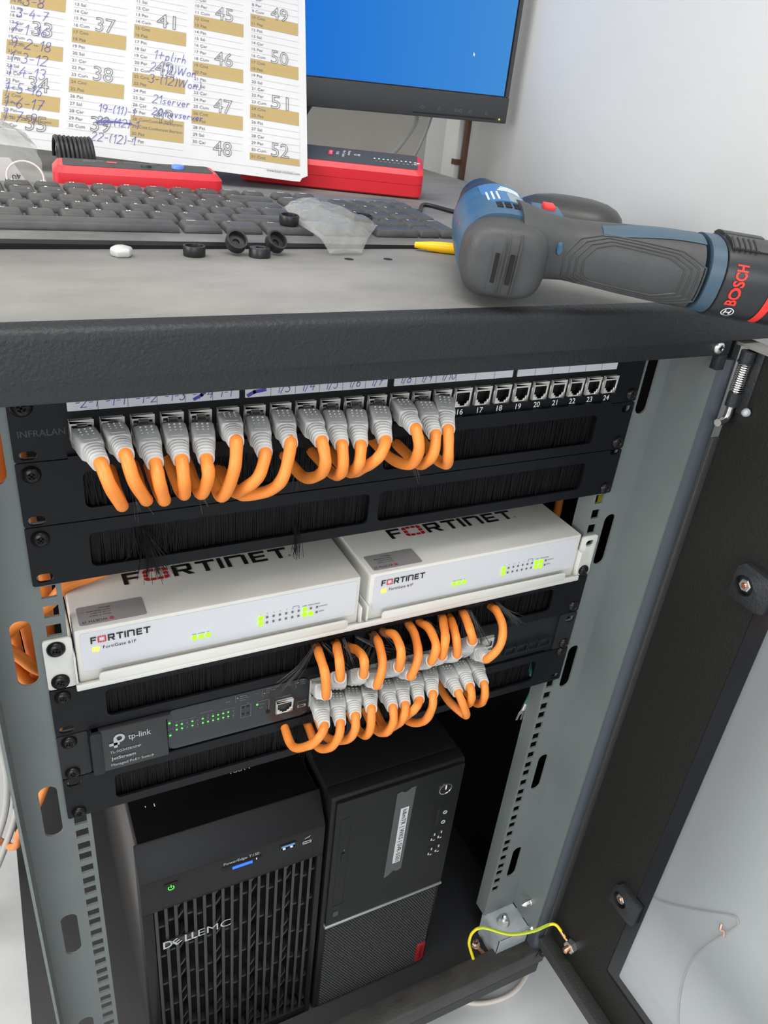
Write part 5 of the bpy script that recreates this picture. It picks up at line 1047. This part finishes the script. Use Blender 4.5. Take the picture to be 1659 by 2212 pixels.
days = ['Pzt', 'Sal', 'Çar', 'Per', 'Cum', 'Cmt', 'Paz']; mon = {1: (8, 31), 2: (9, 30), 3: (10, 31), 4: (11, 30), 5: (12, 31)}; first = {1: 13, 2: 12, 3: 10, 4: 8, 5: 6}
hol = {(1, 30): 'Zafer Bayramı', (3, 28): 'Cumhuriyet Bayramı', (3, 29): 'Cumhuriyet Bayramı'}
lines = B()
def strip(bb, x0, x1, y0, y1, c, n=4):
    for k in range(n):
        a, e = x0+(x1-x0)*k/n, x0+(x1-x0)*(k+1)/n; bb.quad(cf.p(a, y0, c), cf.p(e, y0, c), cf.p(e, y1, c), cf.p(a, y1, c))
for c, (m, nd) in mon.items():
    band, txt = B(), B(); last_d = -9
    for d in range(first[c], nd+1):
        wd = datetime.date(2022, m, d).weekday(); x0 = c*cw; x1 = x0+.875*cw
        if wd >= 5 or (c, d) in hol:
            if d != last_d+1 and band.f: band.build('weekend_band', 'band', cal); band = B()
            last_d = d; strip(band, x0, x1, -d*rh+.0002, -(d-1)*rh-.0002, .0003)
        strip(lines, x0, x1, -d*rh-.00012, -d*rh+.00012, .0004)
        txt.text(cf, '%d %s' % (d, days[wd]), x0+.0016, -d*rh+.0022, h=.0034, c=.0005, offset=.012 if wd >= 5 else .004)
        if (c, d) in hol: txt.text(cf, hol[(c, d)], x0+.0175, -d*rh+.0022, w=.033 if c == 3 else .028, h=.0032, c=.0005, offset=.01)
    band.build('weekend_band', 'band', cal); txt.build('printed_days', 'print_grey', cal)
strip(lines, 5.885*cw, 5.888*cw, -31*rh, -5*rh, .0004, 1); strip(lines, L0, 5.8*cw, -32.0*rh, -32.0*rh+.0002, .0004, 30)
txt = B(); txt.text(cf, 'www.baier-michels.com', 5.88*cw, -32.35*rh, w=.0350, h=.0030, c=.0005, align='r')
lines.build('ruled_lines', 'line_grey', cal); txt.build('printed_address', 'print_grey', cal)
for c, s, row in ((1, '33', 17.9), (1, '34', 25.6), (1, '35', 30.9), (2, '37', 15.9), (2, '38', 22.9), (2, '39', 29.9), (3, '41', 13.8), (3, '42', 20.8), (3, '43', 27.6), (4, '45', 11.0), (4, '46', 17.9), (4, '47', 24.9), (4, '48', 31.0), (5, '49', 9.2), (5, '50', 16.1), (5, '51', 23.0), (5, '52', 30.1)):
    B().text(cf, s, (c+.37)*cw, -row*rh, w=.0190, h=.0165, c=.0005, outline=.012).build('week_number', 'print_grey', cal)
hw = B(); rn = random.Random(2)
for s, c, row, h in (('-3-8', 1.10, 14.0, .0120), ('-3-4-7', 1.02, 15.7, .0105), ('7-1-16', 1.04, 18.0, .0115), ('9-2-18', 1.06, 20.0, .0115), ('1-3-12', 1.06, 22.0, .0115), ('1-4-13', 1.04, 23.9, .0115), ('1-5-16', 1.02, 26.2, .0115), ('1-6-17', 1.02, 28.2, .0120), ('1-7-9', 1.02, 30.1, .0120),
    ('19-(11)-1', 2.48, 27.2, .0090), ('22-(12)-1', 2.46, 28.9, .0090), ('22-(12)-1', 2.38, 31.2, .0095), ('1+plirh', 3.34, 18.6, .0105), ('2-(11)Won', 3.28, 20.4, .0100), ('3-(12)Won)', 3.27, 22.1, .0100), ('21server', 3.34, 24.9, .0095), ('20mevserver', 3.34, 26.6, .0085)):
    hw = B() if s in ('19-(11)-1', '1+plirh') else hw
    stroke_text(hw, cf, s, c*cw, -row*rh, h, .00055, .0007, .0002, .15, rn)
    if s in ('1-7-9', '20mevserver'): hw.build('handwritten_notes', 'blue_ink', cal)
    if s == '22-(12)-1' and row > 30: hw2 = hw
hw = hw2
for k in range(3): hw.stroke(cf, [(2.46*cw, -(28.5+.12*k)*rh), (2.75*cw, -(28.2+.1*k)*rh), (3.02*cw, -(28.4-.1*k)*rh)], .0006, .0008)
hw.build('handwritten_notes', 'blue_ink', cal)

# crumpled bags and bits behind the left end of the keyboard
crumple([[(-0.330, 0.300, ZT+.002), (-0.330, 0.345, .105), (-0.325, 0.40, .112)], [(-0.182, 0.300, ZT+.003), (-0.186, 0.345, .092), (-0.192, 0.395, .098)]], 26, 30, 0, .014, 8.1, 'plastic_bag', 'bag_dark', 'dull crumpled plastic bag heaped at the left, behind the keyboard', 'plastic bag', dome=.012)
b = B(); b.plate(Fr((-0.2230, 0.294, ZT+.0035), (.93, .0, .25), (-.25, .25, .93)), [(0, 0), (.026, 0), (.020, .020), (.012, .022)], [], 0, .0004); pt = b.build('paper_tag', 'silver_label'); tag(pt, 'small greyish printed tag lying in front of the dull plastic bag', 'tag')
B().text(Fr((-0.2180, 0.2934, ZT+.0040), (.93, .0, .25), (-.25, .25, .93)), '40 V', .018, .008, w=-.014, h=-.004, c=.0004).build('tag_lettering', 'black_ink', pt)
hel = []
for k in range(0, 16*9+1): t = k/16; a = 2*PI*t; hel.append(V((-0.168+.0035*t, 0.355+.0035*math.cos(a*.1), .082))+V((.0, math.cos(a)*.020, math.sin(a)*.018)))
tag(B().tube(hel, .0018, 6, smooth=False).build('coiled_lead', 'cable_black', smooth=True), 'black coiled lead standing between the dull plastic bag and the smaller red tester', 'lead')
b = B(); b.tube([V((-0.2000, 0.286, ZT+.002))+V((.014*math.cos(a), .004*math.sin(a), .012+.012*math.sin(a))) for a in [2*PI*k/20*.62-.25 for k in range(21)]], .0008, 6); tag(b.build('wire_tie', 'cable_white', smooth=True), 'thin white wire loop next to the left end of the smaller red tester', 'wire')

# mouse
b = B(); mc = V((0.298, 0.206, ZT)); mu = V((.88, .47, 0)); mv = V((-.47, .88, 0)); rings = []
for z, k in ((0.0, .90), (.003, 1.0), (.009, 1.0), (.0155, .95), (.0215, .84), (.0258, .66), (.0282, .42), (.0292, .16)): rings.append(superell(mc+V((0, 0, z))+mv*(-.004*(1-k)), mu, mv, .0345*k, .058*k, 32, 2.4))
b.loft(rings); tag(b.build('computer_mouse', 'mouse', smooth=True), 'black computer mouse half hidden behind the handle of the cordless drill', 'mouse')

# cordless drill lying on its side
P0 = V((0.0455, -0.0560, 0.0808)); da = V((.400, .905, .150)).normalized(); dh = V((.868, -.490, -.050)).normalized(); dz = dh.cross(da).normalized()*1.0; dh2 = dh
dr = thing('cordless_drill', tuple(P0+da*.05-dz*.025), 'blue and black cordless drill lying on its side, battery end jutting over the front edge', 'drill')
if dz.z < 0: dz = -dz
dx_ = dz.cross(da).normalized(); dx_ = dx_ if dx_.dot(dh) > 0 else -dx_
def hr(s, rx, rz, e=2.6, off=0.0): return superell(P0+da*s+dh*off, dx_, dz, rx, rz, 40, e)
b = B(); b.loft([hr(-.0010, .0150, .0125, 3.4), hr(0, .0205, .0178, 3.6), hr(.0022, .0238, .0206, 3.6), hr(.006, .0260, .0224, 3.4), hr(.014, .0268, .0230, 3.0), hr(.024, .0266, .0234, 2.8), hr(.0265, .0262, .0232, 2.6)]); mcap = b.build('motor_cap', 'drill_rubber', dr, smooth=True)
for off, hh in ((-.0072, .0105), (.0022, .0105)):
    f_ = Fr(P0+dh*off-da*.0014, dh, dz, -da)
    b = B(); b.box(-.0012, .0012, -hh, hh*.75, -.003, .0013, f_); b.build('vent_slit', 'hole', mcap)
    for e in (-.0035, .0035): B().tube([f_.p(e, -.0185, -.0018), f_.p(e, -.012, .0002), f_.p(e, .012, .0002), f_.p(e, .0195, -.0030)], .0006, 6).build('rib', 'drill_rubber', mcap, smooth=True)
b = B(); b.loft([hr(.0215, .0262, .0252, 2.6), hr(.0262, .0272, .0260, 2.5), hr(.034, .0276, .0264, 2.4), hr(.055, .0274, .0264, 2.3), hr(.072, .0266, .0256, 2.3), hr(.086, .0255, .0248, 2.2), hr(.095, .0220, .0218, 2.1)]); b.build('motor_housing', 'drill_blue', dr, smooth=True)
b = B(); b.loft([hr(.0945, .0222, .0222, 2), hr(.100, .0226, .0226, 2), hr(.112, .0205, .0205, 2), hr(.115, .0165, .0165, 2), hr(.135, .0160, .0160, 2), hr(.142, .009, .009, 2)]); b.build('chuck', 'drill_black', dr, smooth=True)
def hd(s, th, off=0.0): return P0+da*s+dx_*((.0275+off)*math.sin(th))+dz*((.0264+off)*math.cos(th))
def hpatch(b, s0, s1, t0, t1, off, n=8):
    V0 = []
    for k in range(n+1):
        th = t0+(t1-t0)*k/n; V0 += [hd(s0, th, off), hd(s1, th, off), hd(s0, th, -.001), hd(s1, th, -.001)]
    fs = []
    for k in range(n): q = 4*k; fs += [(q, q+1, q+5, q+4), (q+2, q, q+4, q+6), (q+1, q+3, q+7, q+5)]
    fs += [(0, 2, 3, 1), (4*n, 4*n+1, 4*n+3, 4*n+2)]; b.add(V0, fs)
b = B(); hpatch(b, .042, .080, -.50, .62, .0006); npl = b.build('name_plate', 'nameplate', dr)
b = B(); hpatch(b, .043, .062, .10, .58, .0008); b.build('data_field', 'nameplate_grey', npl)
b = B()
for k in range(3): hpatch(b, .065+.0035*k, .0665+.0035*k, -.10+.05*k, .48, .0008)
for k in range(3): hpatch(b, .046, .062, -.40+.12*k, -.36+.12*k, .0008)
b.build('data_lines', 'white_ink', npl)
for k in range(6):
    for r in (0, 1):
        b = B(); t0 = -.46+.20*k; hpatch(b, .0300+.0055*r, .0343+.0055*r, t0, t0+.135, .0005, 2); b.build('cooling_hole', 'hole', dr)
b = B(); hpatch(b, .036, .046, -1.25, -1.12, .0006, 2); b.build('red_mark', 'drill_red', dr)
HB = P0+da*.036+dz*.0050
prof = [(.010, .0235, .0300), (.020, .0215, .0265), (.030, .0192, .0215), (.043, .0182, .0190), (.058, .0190, .0195), (.080, .0208, .0208), (.102, .0220, .0222), (.120, .0226, .0230), (.1365, .0230, .0236)]
def hprof(t):
    for i in range(len(prof)-1):
        if t <= prof[i+1][0]: k = max(0, (t-prof[i][0])/(prof[i+1][0]-prof[i][0])); k = k*k*(3-2*k) if False else k; return tuple(prof[i][j]+(prof[i+1][j]-prof[i][j])*k for j in (1, 2))
    return (.0238, .0244)
def hs(t, ph, off=0.0):
    rz, ra = hprof(t); c, s_ = math.cos(ph), math.sin(ph); e = 2/2.4
    return HB+dh*t-da*((ra+off)*math.copysign(abs(c)**e, c))+dz*((rz+off)*math.copysign(abs(s_)**e, s_))
b = B(); NR = 36; b.loft([[hs(t, 2*PI*k/NR) for k in range(NR)] for t in [.008+.004*i for i in range(29)]+[.1235]]); b.build('handle_grip', 'drill_rubber', dr, smooth=True)
b = B(); b.loft([[hs(t, 2*PI*k/NR, .0006) for k in range(NR)] for t in (.1275, .130, .133, .1362)]); b.build('handle_end', 'drill_stripe', dr, smooth=True)
b = B(); g = []
for i in range(25):
    t = .060+.064*i/24; w = .50+.16*math.sin(PI*i/24)
    for k in range(7): g.append(hs(t, 1.02-.10*math.cos(i/6)+w*(k/6)*1.0, .0005))
b.add(g, [(i*7+k, i*7+k+1, (i+1)*7+k+1, (i+1)*7+k) for i in range(24) for k in range(6)]); b.build('handle_stripe', 'drill_stripe', dr, smooth=True)
for q in range(4):
    tt, pw_ = .031+.0042*q, .62+.115*q; pts = []
    for cx, cy in ((-.75, -1), (.55, -1), (1, -.55), (1, .35), (.65, .75), (-.45, 1), (-.80, .72), (-1, .1), (-.95, -.65), (-.75, -1)): pts.append((.081+tt*cx, .02+pw_*cy))
    P3 = []
    for i in range(len(pts)-1):
        for k in range(5): a_, c_ = pts[i], pts[i+1]; P3.append(hs(a_[0]+(c_[0]-a_[0])*k/5, a_[1]+(c_[1]-a_[1])*k/5, .0001))
    P3.append(P3[0]); B().tube(P3, .00062, 6, smooth=False).build('grip_ridge', 'drill_rubber', dr, smooth=True)
b = B(); b.loft([[hs(t, 2*PI*k/NR, o_) for k in range(NR)] for t, o_ in ((.1366, -.001), (.1372, .0006), (.145, .0012), (.170, .0012), (.186, .0010), (.1895, -.001), (.1912, -.006))]); bat = b.build('battery', 'drill_black', dr, smooth=True)
for sgn, p0_ in ((1, 1.25), (-1, 1.95)):
    b = B(); g = []
    for i in range(7):
        for k in range(7): g.append(hs(.1385+.026*i/6, 1.02+.55*k/6+(0 if sgn > 0 else .62), .0022+.0006*math.sin(PI*k/6)))
    g2 = [p-(p-(HB+dh*.15)).normalized()*.003 for p in g]
    b.add(g, [(i*7+k, i*7+k+1, (i+1)*7+k+1, (i+1)*7+k) for i in range(6) for k in range(6)]); b.add(g2, [])
    rim = [k for k in range(7)]+[i*7+6 for i in range(1, 7)]+[42+k for k in range(5, -1, -1)]+[i*7 for i in range(5, 0, -1)]
    for k in range(len(rim)): a_, c_ = rim[k], rim[(k+1) % len(rim)]; b.f.append((a_, 49+a_, 49+c_, c_))
    clip = b.build('release_clip', 'drill_rubber', bat, smooth=True)
b = B()
for q in range(5): b.tube([hs(.1400+.0034*q, .98+.42*k/5, .0032) for k in range(6)], .0009, 6, smooth=False)
b.build('clip_ribs', 'drill_rubber', bat, smooth=True)
def btext(bb, s, t_, ph0, span, h, offset):
    vs, fs, x0, x1, y0, y1 = text_mesh(s, offset)
    bb.add([hs(t_-v.y/.70*h, ph0+(v.x-x0)/(x1-x0)*span, .0016) for v in vs], fs)
b = B(); btext(b, 'BOSCH', .1490, -.32, .90, .0068, .03); b.build('maker_lettering', 'drill_red', bat)
b = B(); ct, cp = .1475, -.56
for r0, r1 in ((.0040, .0034),):
    g = []
    for k in range(24): a_ = 2*PI*k/24; g += [hs(ct+r0*math.cos(a_), cp+r0/.0245*math.sin(a_), .0016), hs(ct+r1*math.cos(a_), cp+r1/.0245*math.sin(a_), .0016)]
    b.add(g, [(2*k, 2*k+1, (2*k+3) % 48, (2*k+2) % 48) for k in range(24)])
for x_, y_, w_, h_ in ((-.0016, 0, .0004, .0022), (.0016, 0, .0004, .0022), (0, 0, .0016, .0004)): b.add([hs(ct+dx, cp+dy/.0245, .0016) for dx, dy in ((x_-w_, -h_), (x_+w_, -h_), (x_+w_, h_), (x_-w_, h_))], [(0, 1, 2, 3)])
b.build('ring_emblem', 'white_ink', bat)
b = B(); g = []
for k in range(25): ph = -.95+1.50*k/24; g += [hs(.1640+.004*k/24, ph+.1, .0017), hs(.1690+.004*k/24, ph+.1, .0017)]
b.add(g, [(2*k, 2*k+1, 2*k+3, 2*k+2) for k in range(24)]); b.build('red_band', 'drill_red', bat)
jc = P0+da*.058+dh*.0290+dz*.0185; jf = Fr(jc, da, -dh, dz)
B().box(-.010, .012, -.011, .008, -.006, .0035, jf).build('switch_plate', 'drill_blue', dr, bevel=.0012)
b = B().box(-.002, .007, -.0065, .0010, .002, .0062, jf); b.build('direction_switch', 'drill_red', dr, bevel=.0008)
b = B(); b.loft([superell(P0+da*(.066+.010*k)+dh*(.026+.004*k)+dz*.002, dh, dz, .016-.002*k, .0125-.001*k, 20, 2.6) for k in range(3)]); b.build('trigger', 'drill_black', dr, smooth=True)
b = B(); b.loft([superell(HB+dh*.0330-da*(.0203+.0012*k)+dz*.006, dh, dz, .0024-.0004*k, .0042-.0006*k, 18, 2) for k in range(3)]); b.build('screw_well', 'drill_blue', dr, smooth=True)
bpy.context.view_layer.update()

t = thing('wall_wire', (0.485, -0.13, -0.79), 'thin pale wire with bare copper end on the wall, seen through the door glass', 'wire')
B().tube([(0.4880, -0.010, -0.815), (0.4880, -0.0327, -0.8065), (0.4880, -0.0634, -0.7885), (0.4880, -0.107, -0.7445), (0.4880, -0.150, -0.6955), (0.4880, -0.1590, -0.6930), (0.4880, -0.1600, -0.7053), (0.4880, -0.1415, -0.7696), (0.4880, -0.1315, -0.8274), (0.4880, -0.1368, -0.8851), (0.4880, -0.1538, -0.9397), (0.486, -0.17, -0.948)], .0013, 8).build('sheath', 'cable_grey', t, smooth=True)
B().tube([(0.4870, -0.1445, -0.7200), (0.4840, -0.1480, -0.7260), (0.4860, -0.1520, -0.7250), (0.4830, -0.1560, -0.7290)], .0019, 6).build('copper_end', 'copper', t, smooth=True)
